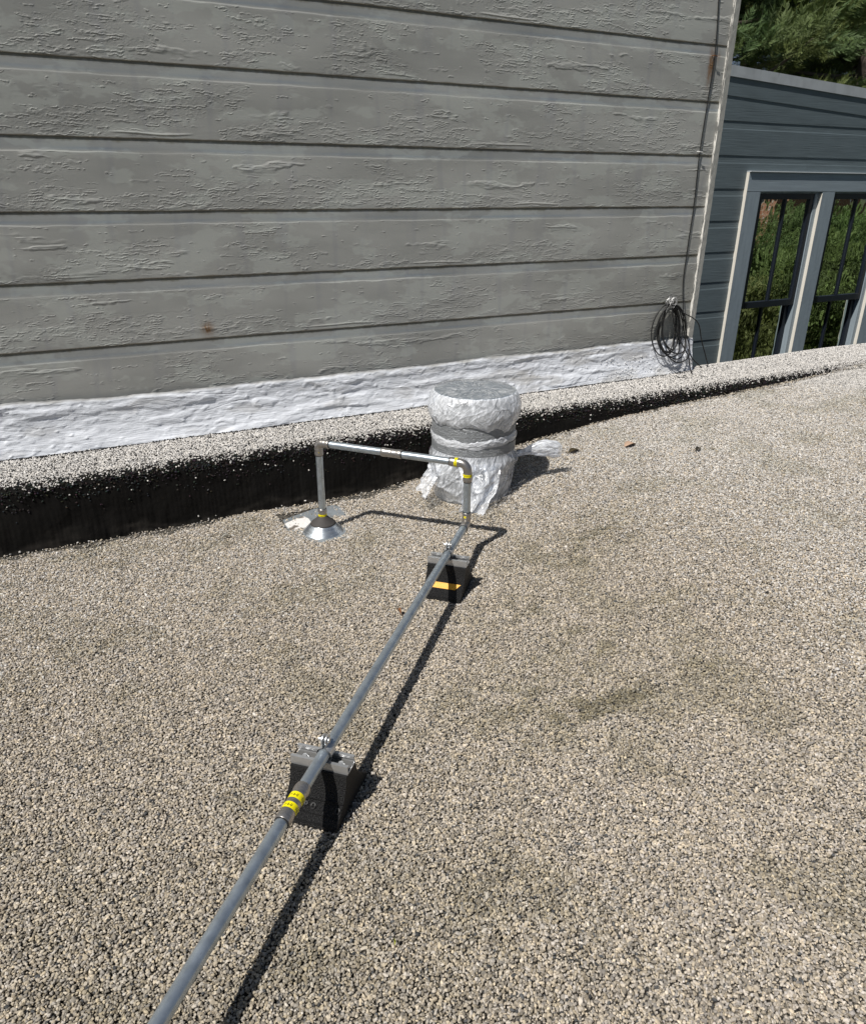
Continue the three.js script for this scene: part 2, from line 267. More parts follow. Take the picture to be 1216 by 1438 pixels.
    const X = BX0 + x, Y = LINE0 + (bi - 1) * EXPO + y;
    for (const [sx, sy, w, d, m] of [[3.168, 1.80, 0.014, 0.05, 1.0], [3.15, 1.79, 0.012, 0.07, 0.9], [0.586, 0.70, 0.022, 0.024, 0.9], [3.2, 1.84, 0.012, 0.03, 0.4]]) {
      const q = m * Math.exp(-(((X - sx) / w) ** 2 + ((Y - sy) / d) ** 2)) * (0.6 + 0.8 * clamp(0.5 + n2(X * 160, Y * 60))); const c = clamp(q); r = mix(r, 0.22, c); g = mix(g, 0.115, c); b = mix(b, 0.045, c);
    }
    // darker zone low on the right
    const dk = 0.3 * sm(2.2, 3.3, X) * sm(1.1, 0.6, Y); r *= 1 - dk; g *= 1 - dk; b *= 1 - dk * 1.05;
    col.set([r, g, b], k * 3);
  }
  const get = (arr, n) => (u, v) => { const k = Math.min(H - 1, Math.floor(v * H)) * W + Math.min(W - 1, Math.floor(u * W)); return n === 1 ? arr[k] : [arr[k * 3], arr[k * 3 + 1], arr[k * 3 + 2]]; };
  return [colorTex(W, H, get(col, 3), THREE.MirroredRepeatWrapping), dataTex(W, H, get(hgt, 1), THREE.MirroredRepeatWrapping)];
}
{
  const prof = [[-0.0036, -0.0005], [-0.0012, 0], [0, 0.002], [0, 0.06], [0, 0.12], [0, 0.19], [-0.0004, 0.2], [-0.001, 0.212], [-0.0018, 0.226], [-0.0026, 0.238], [-0.003, 0.2485]];
  for (let bi = 0; bi < 9; bi++) {
    const y0 = LINE0 + (bi - 1) * EXPO, [map, bump] = boardMaps(bi);
    const wob = (x) => 0.0025 * n2(x * 1.1 + bi * 5, 1) + 0.0012 * n2(x * 5 + bi * 9, 2), lip = (x) => 0.0008 * n2(x * 1.9 + bi * 3, 7);
    const g = grid(160, prof.length - 1, (u, v) => { const x = mix(-4.2, BX1, u), [dz, dy] = prof[Math.round(v * (prof.length - 1))]; return [x, y0 + dy + wob(x) * (dy < 0.01 ? 1 : dy > 0.24 ? 1 : 0.5), WZ + dz + lip(x)]; }, (u, v, p) => [(p[0] - BX0) / (BX1 - BX0), prof[Math.round(v * (prof.length - 1))][1] / EXPO]);
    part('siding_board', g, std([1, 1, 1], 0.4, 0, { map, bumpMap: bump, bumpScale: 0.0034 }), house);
  }
  // corner board, proud of the boards, its sunlit edge chipped
  const chip = colorTex(64, 1024, (u, v) => { const n = fbm(u * 4, v * 90, 4), k = 0.40 + 0.06 * n2(u * 3, v * 20); return n > 0.55 ? [0.66, 0.64, 0.6] : [k, k, k * 0.93]; });
  const cb = dataTex(64, 1024, (u, v) => 0.5 + 0.6 * fbm(u * 5, v * 70, 4));
  part('corner_board', grid(2, 400, (u, v) => [mix(3.2485, 3.281, u) + 0.0015 * n2(v * 60, 2), mix(0.15, 2.45, v), WZ + 0.014 + 0.0012 * n2(u * 3, v * 70)]), std([1, 1, 1], 0.6, 0, { map: chip, bumpMap: cb, bumpScale: 0.0009 }), house);
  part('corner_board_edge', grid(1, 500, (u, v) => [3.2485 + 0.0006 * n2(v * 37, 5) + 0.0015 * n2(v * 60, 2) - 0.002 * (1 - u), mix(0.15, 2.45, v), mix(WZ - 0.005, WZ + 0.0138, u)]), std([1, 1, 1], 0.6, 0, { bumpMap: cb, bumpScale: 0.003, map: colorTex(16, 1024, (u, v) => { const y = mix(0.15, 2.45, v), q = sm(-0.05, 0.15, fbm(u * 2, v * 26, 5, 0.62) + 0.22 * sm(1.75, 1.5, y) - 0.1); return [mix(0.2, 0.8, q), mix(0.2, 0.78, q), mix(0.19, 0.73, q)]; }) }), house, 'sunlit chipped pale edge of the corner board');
  part('corner_board_return', box(3.2775, 3.2815, 0.1, 2.45, WZ - 0.5, WZ + 0.0125), std([0.33, 0.33, 0.31]), house);
}
{
  const tear = (x) => 0.462 + 0.010 * n2(x * 2.3, 4) + 0.006 * n2(x * 9, 1) + 0.003 * n2(x * 40, 1) + 0.02 * sm(0.3, -0.3, x);
  const lump = (x, y) => { const q = 0.55 + 0.45 * n2(x * 2.3, 8), f = sm(0.0, 0.35, n2(x * 4 + 0.6 * n2(x * 9, y * 30), y * 20 + 3)); return q * 1.35 * (0.004 * fbm(x * 7, y * 18, 3) + 0.0065 * f + 0.0022 * sm(0.1, 0.3, n2(x * 26, y * 46)) + 0.0006 * n2(x * 120, y * 120) + 0.004 * sm(0.42, 0.6, n2(x * 40, y * 55))); };
  const g = grid(1500, 70, (u, v) => { const x = mix(-4.2, 3.279, u), y = mix(0.235, tear(x), v), out = 0.052 * Math.pow(1 - v, 2.2) + 0.016 + (0.006 + lump(x, y)) * sm(0.0, 0.06, 1 - v); return [x, y, WZ + out]; }, (u, v, p) => [(p[0] - BX0) / 4, v]);
  const map = colorTex(2048, 128, (u, v) => {
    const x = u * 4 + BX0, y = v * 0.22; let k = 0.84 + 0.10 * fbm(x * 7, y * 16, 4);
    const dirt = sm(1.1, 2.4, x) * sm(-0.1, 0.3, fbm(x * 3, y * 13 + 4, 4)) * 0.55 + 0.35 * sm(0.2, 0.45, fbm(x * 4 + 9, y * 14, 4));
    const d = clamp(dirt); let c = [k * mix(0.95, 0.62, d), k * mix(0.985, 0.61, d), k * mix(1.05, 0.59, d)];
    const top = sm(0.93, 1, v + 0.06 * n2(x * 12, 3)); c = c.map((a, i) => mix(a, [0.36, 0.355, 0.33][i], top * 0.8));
    return c;
  }, THREE.MirroredRepeatWrapping);
  const fb = dataTex(2048, 256, (u, v) => { const x = u * 4, y = v * 0.22, w = n2(x * 4, y * 10); return 0.5 + 0.3 * fbm(x * 12 + w, y * 60 + w * 3, 4, 0.6) + 0.18 * n2(x * 16 + w * 2, y * 240) - 0.5 * Math.pow(clamp(1 - Math.abs(n2(x * 5 + w, y * 16 + 7)) * 14), 2) * sm(0.0, 0.3, n2(x * 2, y * 6)); }, THREE.MirroredRepeatWrapping);
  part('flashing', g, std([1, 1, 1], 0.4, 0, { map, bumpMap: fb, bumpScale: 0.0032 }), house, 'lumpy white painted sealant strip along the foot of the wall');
  const spots = [];   // stones stuck to the paint near the corner
  for (let i = 0; i < 240; i++) { const x = 2.5 + 0.77 * Math.pow(rnd(), 0.7), y = 0.275 + 0.12 * Math.pow(rnd(), 2.2); spots.push({ x, y, z: WZ + 0.026 + 0.05 * Math.pow(1 - (y - 0.235) / 0.23, 2.2), r: rr(0.0022, 0.0042), sx: 1, ry: rr(0, 6), tx: 1, tz: 1, c: C(0.72, 0.72, 0.72) }); }
  stuffStones('paint_crumbs', spots, null, null, house);
}

// ------------------------------------------------------------------ galvanised pipe
const spangle = colorTex(256, 256, tile((u, v) => 0) && ((u, v) => { const n = tile((a, b) => fbm(a * 16, b * 16, 4))(u, v), m = tile((a, b) => n2(a * 60, b * 60))(u, v); const k = 0.86 + 0.22 * n + 0.1 * m - 0.35 * sm(0.42, 0.6, m); return [k, k, k]; }));
const spRough = dataTex(256, 256, tile((u, v) => 0.95 + 0.35 * fbm(u * 12, v * 12, 3)));
const galv = std([0.58, 0.65, 0.71], 0.36, 0.8, { map: spangle, roughnessMap: spRough });
const fit = std([0.50, 0.475, 0.45], 0.34, 0.85, { map: spangle });
const bright = std([0.74, 0.75, 0.76], 0.42, 0.75, { map: spangle, roughnessMap: spRough });
const rubberSeal = std([0.02, 0.02, 0.02], 0.6);
function labelTex(rows) {
  const c = document.createElement('canvas'); c.width = 512; c.height = 64; const g = c.getContext('2d');
  g.fillStyle = '#f2e400'; g.fillRect(0, 0, 512, 64); g.fillStyle = '#3a3300'; g.font = 'bold 40px sans-serif'; g.textBaseline = 'middle';
  for (let i = 0; i < 4; i++) g.fillText(rows, 14 + i * 128, 34);
  const t = new THREE.CanvasTexture(c); t.colorSpace = THREE.SRGBColorSpace; t.wrapS = THREE.RepeatWrapping; return t;
}
const bandMat = std([1, 1, 1], 0.5, 0, { map: labelTex('1·4-0') });
const pipe = thing('gas_pipe', 'galvanised steel pipe run on two black blocks, rising beside the wrapped vent', 'pipe');
const PR = 0.01335;
const ring = (a, dir, s0, s1, r, n = 32) => cyl(a.clone().addScaledVector(dir, s0), a.clone().addScaledVector(dir, s1), r, r, n);
function sleeve(a, dir, s0, s1, r) {                          // pressed socket: barrel with a swollen rim, rounded ends
  const L = s1 - s0, pts = [[r * 0.9, 0], [r, 0.0015], [r * 1.06, L * 0.16], [r * 1.06, L * 0.32], [r, L * 0.42], [r * 0.985, L * 0.6], [r, L * 0.8], [r, L - 0.0015], [r * 0.9, L]].map((p) => new THREE.Vector2(...p));
  const g = new THREE.LatheGeometry(pts, 32); g.applyQuaternion(new THREE.Quaternion().setFromUnitVectors(V(0, 1, 0), dir)); g.translate(...a.clone().addScaledVector(dir, s0).toArray()); return g;
}
function band(a, dir, s0, s1, r) { const g = new THREE.CylinderGeometry(r, r, s1 - s0, 36, 1, true); g.translate(0, (s1 - s0) / 2, 0); g.applyQuaternion(new THREE.Quaternion().setFromUnitVectors(V(0, 1, 0), dir)); g.translate(...a.clone().addScaledVector(dir, s0).toArray()); return g; }
function tubeUV(g, len) { const uv = g.attributes.uv; for (let i = 0; i < uv.count; i++) uv.setXY(i, uv.getX(i) * 0.25, uv.getY(i) * len * 2.2); return g; }
{
  const A = V(RISER[0], 0.3615, RISER[1]), B = V(1.2148, 0.363, -2.1215), Cc = V(1.2148, 0.135, -2.1215), D = pipeAt(-2.6);
  const up = V(0, 1, 0), AB = B.clone().sub(A), LAB = AB.length(); AB.normalize(); const CD = D.clone().sub(Cc).normalize();
  const straight = (a, b) => tubeUV(cyl(a, b, PR, PR, 40), a.distanceTo(b));
  part('riser', straight(V(A.x, 0.05, A.z), V(A.x, 0.335, A.z)), galv, pipe);
  part('crossover_pipe', straight(A.clone().addScaledVector(AB, 0.02), B.clone().addScaledVector(AB, -0.02)), galv, pipe);
  part('riser', straight(V(B.x, 0.158, B.z), V(B.x, 0.34, B.z)), galv, pipe);
  const tj = 0.43; // joint inside the coupling
  part('long_pipe', straight(Cc.clone().addScaledVector(CD, 0.02), pipeAt(tj)), galv, pipe);
  part('long_pipe', straight(pipeAt(tj - 0.002), D), galv, pipe);
  const bend = (p, d1, d2, r) => { const q = []; for (let i = 0; i <= 14; i++) { const t = i / 14, a = p.clone().addScaledVector(d1, r), b = p.clone().addScaledVector(d2, r); q.push(a.multiplyScalar((1 - t) ** 2).addScaledVector(p, 2 * t * (1 - t) * 0.97 + 0).addScaledVector(b, t * t).addScaledVector(a.clone().setScalar(0), 0)); q[i].addScaledVector(p, 2 * t * (1 - t) * 0.03); } return new THREE.TubeGeometry(new THREE.CatmullRomCurve3(q), 28, PR * 1.16, 28); };
  const down = up.clone().negate(), AB1 = AB.clone().negate(), CDd = CD;
  const elbow = (p, d1, d2, r, s) => [bend(p, d1, d2, r), sleeve(p, d1, r + s, r - 0.002, PR * 1.2), sleeve(p, d2, r + s, r - 0.002, PR * 1.2)];
  // sleeve swells towards its open end: its axis runs from the open end inwards
  const sl = (p, d, r, s) => sleeve(p.clone().addScaledVector(d, r + s), d.clone().negate(), 0, s + 0.002, PR * 1.2);
  const mk = (p, d1, d2, r, s) => { const e = part('elbow', [bend(p, d1, d2, r), sl(p, d1, r, s), sl(p, d2, r, s)], fit, pipe); for (const d of [d1, d2]) part('seal_ring', ring(p, d, r + s - 0.0005, r + s + 0.0018, PR * 1.13), rubberSeal, e); return e; };
  const e1 = mk(A, down, AB, 0.022, 0.026), e2 = mk(B, AB1, down, 0.034, 0.032), e3 = mk(Cc, up, CDd, 0.018, 0.028);
  part('yellow_label', [band(B, AB1, 0.036, 0.047, PR * 1.235), ], bandMat, e2); part('yellow_label', band(B, down, 0.036, 0.047, PR * 1.235), bandMat, e2);
  const dot = (p) => { const g = new THREE.SphereGeometry(0.0045, 10, 8); g.translate(...p.toArray()); return g; };
  const toCam = V(-0.3, 0.45, 0.84).normalize();
  for (const q of [A.clone().addScaledVector(AB, 0.032), A.clone().addScaledVector(down, 0.04)]) part('yellow_mark', dot(q.addScaledVector(toCam, PR)), std([0.8, 0.62, 0.03], 0.5), e1);
  part('yellow_label', (() => { const g = new THREE.CylinderGeometry(PR * 1.235, PR * 1.235, 0.014, 10, 1, true, -1.15, 0.55); g.translate(Cc.x, Cc.y + 0.034, Cc.z); return g; })(), std([0.8, 0.68, 0.02], 0.5), e3);
  const cp = A.clone().addScaledVector(AB, LAB * 0.44), cg = [sleeve(cp, AB, 0, 0.042, PR * 1.17), sleeve(cp.clone().addScaledVector(AB, 0.082), AB1, 0, 0.042, PR * 1.17)];
  const c1 = part('coupling', cg, fit, pipe); part('seal_ring', ring(cp, AB, 0.081, 0.0835, PR * 1.15), rubberSeal, c1);
  // near coupling with its two yellow bands
  const np = pipeAt(0.388), nd = V(VX, 0, VZ), nn = nd.clone().negate(), c2 = part('coupling', [sleeve(np, nd, 0, 0.05, PR * 1.2), sleeve(np.clone().addScaledVector(nd, 0.098), nn, 0, 0.05, PR * 1.2)], fit, pipe);
  part('seal_ring', ring(np, nd, -0.0015, 0.0005, PR * 1.15), rubberSeal, c2);
  part('yellow_label', band(np, nd, 0.026, 0.041, PR * 1.225), bandMat, c2); part('yellow_label', band(np, nd, 0.052, 0.068, PR * 1.225), bandMat, c2);
  // base socket above the flashing cone
  const bp = V(A.x, 0.058, A.z), c3 = part('coupling', sleeve(V(A.x, 0.095, A.z), down, 0, 0.037, PR * 1.24), fit, pipe);
  part('yellow_label', band(bp, up, 0.004, 0.016, PR * 1.28), bandMat, c3);
  // rubber storm collar on the riser
  part('storm_collar', new THREE.LatheGeometry([[0.0165, 0.066], [0.019, 0.062], [0.03, 0.05], [0.046, 0.038], [0.05, 0.033], [0.045, 0.031]].map((p) => new THREE.Vector2(...p)), 48).translate(A.x, 0, A.z), std([0.055, 0.05, 0.048], 0.75), pipe);
}
const cone = thing('pipe_flashing', 'shiny metal flashing cone on a lead plate around the rising pipe', 'flashing', null, [RISER[0], 0, RISER[1]]);
part('cone', new THREE.LatheGeometry([[0.044, 0.0375], [0.052, 0.03], [0.085, -0.004], [0.087, -0.006]].map((p) => new THREE.Vector2(...p)), 64), std([0.68, 0.74, 0.8], 0.3, 0.85, { map: spangle, roughnessMap: spRough }), cone);
{
  const sh = new THREE.Shape([[-0.115, 0.165], [0.03, 0.217], [0.125, 0.22], [0.15, 0.16], [0.125, 0.03], [0.16, -0.03], [0.09, -0.11], [-0.06, -0.1], [-0.13, 0.04]].map((p) => new THREE.Vector2(...p)));
  const g = new THREE.ExtrudeGeometry(sh, { depth: 0.002, bevelEnabled: false }); g.rotateX(-Math.PI / 2);
  part('lead_plate', g.translate(0, -0.0008, 0), std([0.36, 0.4, 0.43], 0.5, 0.4, { map: spangle }), cone);
  const s2 = new THREE.Shape([[-0.118, 0.05], [-0.12, 0.125], [-0.03, 0.165], [-0.018, 0.13], [-0.02, 0.09], [-0.05, 0.055]].map((p) => new THREE.Vector2(...p)));
  const w = new THREE.ExtrudeGeometry(s2, { depth: 0.001, bevelEnabled: false }); w.rotateX(-Math.PI / 2);
  part('white_paint', w.translate(0, 0.0016, 0), std([0.78, 0.76, 0.74], 0.6, 0, { map: colorTex(128, 128, tile((u, v) => 0) && ((u, v) => fbm(u * 9, v * 9, 3) > 0.33 ? [0.2, 0.18, 0.16] : [1, 1, 1])) }), cone, 'flaking white paint on the lead plate');
}

// ------------------------------------------------------------------ rubber pipe supports
const BP = [[0.088, -0.006], [0.088, 0.012], [0.084, 0.0155], [0.066, 0.030], [0.050, 0.044], [0.0385, 0.058], [0.031, 0.074], [0.0275, 0.09], [0.0265, 0.0985], [0.025, 0.1]];
const profAt = (t) => { const k = clamp(t) * (BP.length - 1), i = Math.min(BP.length - 2, Math.floor(k)); return [mix(BP[i][0], BP[i + 1][0], k - i), mix(BP[i][1], BP[i + 1][1], k - i)]; };
function rubberMaps(letters) {
  const W = 512, H = 512, c = document.createElement('canvas'); c.width = W; c.height = H; const g = c.getContext('2d'); g.fillStyle = '#fff'; g.fillRect(0, 0, W, H);
  g.strokeStyle = '#000'; g.lineWidth = 14;
  const d = g.getImageData(0, 0, W, H).data;
  return dataTex(W, H, (u, v) => { const k = (Math.min(H - 1, Math.floor((1 - v) * H)) * W + Math.min(W - 1, Math.floor(u * W))) * 4; return 0.35 + 0.55 * d[k] / 255 + 0.12 * n2(u * 120, v * 120) + 0.3 * n2(u * 44 + 7, v * 60); }, THREE.ClampToEdgeWrapping);
}
const rubberCol = colorTex(256, 256, (u, v) => { const n = tile((a, b) => n2(a * 44, b * 44))(u, v); const k = 0.55 + 0.5 * n + (n > 0.33 ? 0.35 : 0); return [k, k, k]; });  // pale speckles put glints on the rubber into its colour
const font = await new FontLoader().loadAsync('fonts/droid/droid_sans_bold.typeface.json');
function makeSupport(at, label, letters, stripe) {
  const s = thing('pipe_support', label, 'pipe support', 'rubber pipe supports under the long pipe', at, SUPPORT_TURN);
  const L = 0.065, n = BP.length - 1, bump = rubberMaps(letters);
  const body = [];
  for (const dir of [1, -1]) body.push(grid(24, n * 3, (u, v) => { const [z, h] = profAt(v); return [mix(-L, L, u) * dir, h, z * dir]; }));
  body.push(grid(1, 1, (u, v) => [mix(-L, L, u), 0.1, mix(0.025, -0.025, v)]));
  for (const e of [1, -1]) body.push(grid(6, n * 3, (u, v) => { const [z, h] = profAt(v); return [L * e + 0.004 * e * (1 - v) * 0, h, mix(z, -z, u) * e]; }));
  const rub = std([0.02, 0.02, 0.021], 0.62, 0, { map: rubberCol, bumpMap: bump, bumpScale: 0.016 });
  part('rubber_block', body, rub, s);
  if (stripe) part('reflective_stripe', grid(20, 8, (u, v) => { const t = mix(0.365, 0.475, v), [z, h] = profAt(t); return [mix(-0.057, 0.040, u) + 0.016 * (v - 0.0) + 0.012 * u * (1 - v) * 0, h + 0.0006, z + 0.0007]; }), std([0.85, 0.42, 0.02], 0.45, 0, { bumpMap: rubberMaps(false), bumpScale: 0.0006 }), s, 'orange slanted reflective stripe');
  if (letters) {
    const ang = -Math.atan2(0.0275, 0.028) , put = (g) => { g.rotateX(ang + 0.0); g.translate(0, 0.0362, 0.0608); return g; };
    for (const [ch, u] of [['F', -0.038], ['P', -0.0215], ['O', -0.0055], ['O', 0.050]]) { const g = new TextGeometry(ch, { font, size: 0.013, depth: 0.0026, curveSegments: 6, bevelEnabled: true, bevelSize: 0.0004, bevelThickness: 0.0004, bevelSegments: 1 }); g.translate(u, -0.0068, -0.0014); part('raised_letter', put(g), rub, s); }
    for (const [a, b, y] of [[-0.064, 0.064, 0.0135], [-0.05, -0.016, 0.0095], [-0.05, -0.02, -0.0115], [-0.064, 0.064, -0.0155]]) part('raised_rib', put(rbox(a, b, y - 0.0008, y + 0.0008, -0.0016, 0.0016, 0.0004)), rub, s);
  }
  // open steel channel: base, two walls, inturned lips
  const w = 0.0205, t = 0.0022, y0 = 0.1005, hgt = 0.0205, S = 0.066;
  const sect = new THREE.Shape([[-w, 0], [w, 0], [w, hgt], [w - 0.0068, hgt], [w - 0.0068, hgt - 0.006], [w - 0.0068 + t, hgt - 0.006], [w - 0.0068 + t, hgt - t], [w - t, hgt - t], [w - t, t], [-w + t, t], [-w + t, hgt - t], [-w + 0.0068 - t, hgt - t], [-w + 0.0068 - t, hgt - 0.006], [-w + 0.0068, hgt - 0.006], [-w + 0.0068, hgt], [-w, hgt]].map((p) => new THREE.Vector2(...p)));
  const ch = new THREE.ExtrudeGeometry(sect, { depth: 2 * S, bevelEnabled: true, bevelSize: 0.0003, bevelThickness: 0.0003, bevelSegments: 1 }); ch.translate(0, 0, -S); ch.rotateY(Math.PI / 2); ch.translate(0, y0, 0);
  const strut = part('steel_channel', ch, bright, s);
  part('channel_shade_plate', rbox(-S + 0.001, S - 0.001, y0 + t + 0.0002, y0 + t + 0.0009, -w + t + 0.0006, w - t - 0.0006, 0.0003), std([0.13, 0.13, 0.128], 0.8, 0.2), strut, 'added dull dark plate painted as the shade inside the channel');  // extra dark plate puts the shade of the channel floor into colour
  for (const x of [-0.042, 0.042]) part('screw', [cyl(V(x, y0 + t, 0), V(x, y0 + t + 0.003, 0), 0.0085, 0.0085, 20), cyl(V(x, y0 + t + 0.003, 0), V(x, y0 + t + 0.009, 0), 0.0055, 0.0055, 6)], bright, strut);
  // two-piece strap clamp: bands round the pipe, ears on top, bolt through the ears
  const off = -(at[0] - 0) * 0, cy = 0.135, cl = new THREE.Group();
  const px = s.userData.off ?? 0;
  const strap = (sg) => {
    const pts = []; for (let i = 0; i <= 18; i++) { const a = mix(-0.40, 0.43, i / 18) * Math.PI; pts.push([sg * (PR + 0.0016) * Math.cos(a), cy + (PR + 0.0016) * Math.sin(a)]); }
    const outer = [[sg * 0.0075, y0 + 0.006], ...pts, [sg * 0.0028, cy + PR + 0.004], [sg * 0.0028, cy + PR + 0.021]];
    return grid(outer.length - 1, 6, (u, v) => { const [x, y] = outer[Math.round(u * (outer.length - 1))], top = y > cy + PR + 0.01 ? 0.7 : 1; return [x, y, mix(-0.0125, 0.0125, v) * top]; });
  };
  const strapIn = (sg) => { const g = strap(sg), q = g.clone(), p = q.attributes.position; for (let i = 0; i < p.count; i++) { const x = p.getX(i), y = p.getY(i) - cy, l = Math.hypot(x, y); p.setXY(i, x * (1 + 0.0016 / l), cy + y * (1 + 0.0016 / l)); } q.computeVertexNormals(); return [g, q]; };
  const ear = (sg) => { const e = new THREE.CylinderGeometry(0.0125, 0.0125, 0.0022, 24, 1, false); e.rotateZ(Math.PI / 2); e.translate(sg * 0.0042, cy + PR + 0.017, 0); return e; };
  for (const sg of [-1, 1]) part('clamp_half', [...strapIn(sg), ear(sg)], bright, s);
  part('bolt', [cyl(V(-0.016, cy + PR + 0.017, 0), V(0.009, cy + PR + 0.017, 0), 0.0032, 0.0032, 14), cyl(V(0.0048, cy + PR + 0.017, 0), V(0.0095, cy + PR + 0.017, 0), 0.0062, 0.0058, 16), cyl(V(-0.0095, cy + PR + 0.017, 0), V(-0.0048, cy + PR + 0.017, 0), 0.0064, 0.0064, 6)], bright, s);
  return s;
}
const sup1 = makeSupport(supportAt[0], 'near black rubber pipe block with raised lettering on its sloped front', true, false);
const sup2 = makeSupport(supportAt[1], 'far black rubber pipe block with an orange stripe, below the elbow', false, true);
for (const [i, s] of [sup1, sup2].entries()) for (const c of s.children) if (['clamp_half', 'bolt'].includes(c.name)) c.position.x = -SUPPORTS[i][1];

// ------------------------------------------------------------------ vent wrapped in plastic
const vent = thing('roof_vent', 'round metal vent stack wrapped in clear plastic and grey tape beside the kerb', 'vent', null, VENT);
{
  const film = (c, tr, extra = {}) => new THREE.MeshPhysicalMaterial({ color: C(...c), roughness: 0.2, transmission: tr, thickness: 0, side: THREE.DoubleSide, ior: 1.5, clearcoat: 0.6, clearcoatRoughness: 0.18, ...extra });
  const line = (x, y) => Math.pow(clamp(1 - Math.abs(n2(x, y)) * 5), 3);
  const creases = dataTex(1024, 512, tile((u, v) => { const w = 0.8 * n2(u * 5, v * 4); return 0.42 * line(u * 14 + v * 6 + w * 2, v * 5 + w) + 0.3 * line(u * 18 - v * 11 + w * 3, v * 6 + 4) + 0.07 * line(u * 46 + 8 * w, v * 22) + 0.45 * fbm(u * 7 + w, v * 5, 2) + 0.2; }));
  const streak = (lo) => dataTex(512, 256, tile((u, v) => clamp(lo + 0.5 * fbm(u * 15 + 3 * n2(u * 6, v * 3), v * 2.4, 4, 0.5) + 0.12 * n2(u * 60, v * 5) - 0.5 * line(u * 17 + v * 6, v * 3 + 2), 0.1, 1)));
  const milk = film([0.92, 0.95, 1.0], 0.8, { bumpMap: creases, bumpScale: 0.0009, transmissionMap: streak(0.6) }), tailM = film([0.92, 0.95, 1.0], 0.8, { bumpMap: creases, bumpScale: 0.002, transmissionMap: streak(0.6) }), clear = film([0.92, 0.95, 1.0], 0.88, { bumpMap: creases, bumpScale: 0.0011, transmissionMap: streak(0.74) });
  const lathe = (nu, nv, f) => grid(nu, nv, (u, v) => { const a = u * Math.PI * 2, [r, y, dx = 0, dz = 0] = f(a, v); return [Math.sin(a) * r + dx, y, Math.cos(a) * r + dz]; }, (u, v) => [u * 4, v]);
  const wr = (a, v, k = 1, s = 1) => { const c = Math.cos(a), q = Math.sin(a), w = n2(c * 2 + 5, q * 2 + v * 2); return k * 0.5 * (0.0042 * line(c * 2.6 + v * 1.6 * s + w, q * 2.6 + w * 0.8) + 0.003 * line(c * 5 - v * 2.6 * s + w, q * 5 + 3) + 0.004 * n2(c * 2.4 + v * s, q * 2.4 + 7) + 0.0006 * n2(c * 9, q * 9 + v * 5)); };
  part('duct', [cyl(V(0, -0.05, 0), V(0, 0.44, 0), 0.15, 0.15, 72), cyl(V(0, -0.03, 0), V(0, 0.012, 0), 0.168, 0.154, 72)], std([0.46, 0.455, 0.43], 0.6, 0.15, { map: spangle }), vent);
  // grey taped lid
  part('tape_lid', grid(120, 20, (u, v) => { const a = u * Math.PI * 2, r = 0.168 * v; return [Math.sin(a) * r, 0.4515 + 0.004 * n2(Math.sin(a) * r * 22, Math.cos(a) * r * 9) * (1 - v) - 0.004 * sm(0.9, 1, v), Math.cos(a) * r]; }, (u, v) => [u * 2, v]), std([0.25, 0.285, 0.325], 0.3, 0.2), vent);
  const hem = (a) => 0.33 - 0.018 * n2(Math.cos(a) * 3, Math.sin(a) * 3 + 4) - 0.022 * Math.exp(-(((a - 0.35) / 0.22) ** 2)) - 0.012 * Math.abs(n2(a * 6, 1));
  part('plastic_cover', lathe(320, 60, (a, v) => {
    const y = mix(0.4525, hem(a), v), b = Math.sin(clamp(v) * Math.PI); const r = 0.1665 + 0.0225 * Math.pow(b, 0.55) + 0.004 * v + wr(a, v, sm(0, 0.12, v) * 1.15, 1);
    return [r, y + 0.003 * n2(a * 8, v * 7)];
  }), milk, vent);
  part('plastic_top', grid(160, 24, (u, v) => { const a = u * Math.PI * 2, r = 0.168 * v, x = Math.sin(a) * r, z = Math.cos(a) * r; return [x, 0.4550 + 0.003 * ridge(x * 14 + z * 9, z * 40) * (1 - v * 0.4), z]; }, (u, v) => [u * 3, v]), film([0.9, 0.92, 0.94], 0.95, { bumpMap: creases, bumpScale: 0.0012, roughness: 0.12, transmissionMap: streak(0.92) }), vent);
  const tape = std([0.27, 0.285, 0.30], 0.33, 0.2, { bumpMap: creases, bumpScale: 0.004 });
  const tb = (y0, y1, k, tilt) => lathe(200, 16, (a, v) => [0.1755 + k + 0.0022 * n2(Math.cos(a) * 6, Math.sin(a) * 6 + v * 2) + 0.001 * ridge(a * 3, v * 5) * 0.6, mix(y0, y1, v) + tilt * Math.sin(a + 0.6) + 0.002 * n2(a * 5, v)]);
  part('tape_band', tb(0.270, 0.335, -0.001, 0.004), tape, vent); part('tape_band', tb(0.192, 0.258, 0.000, -0.004), tape, vent);
  part('plastic_fold', lathe(240, 12, (a, v) => [0.1770 + 0.0025 * Math.sin(v * Math.PI) + wr(a, v, 1.4) * sm(0, 0.2, v) * sm(1, 0.8, v), mix(0.252 + 0.008 * n2(a * 3, 5), 0.286 + 0.020 * n2(a * 2.2, 2) - 0.012 * Math.abs(n2(a * 7, 8)), v) + 0.006 * Math.sin(a * 2 + 0.5)]), film([0.92, 0.95, 1.0], 0.35, { bumpMap: creases, bumpScale: 0.002 }), vent);
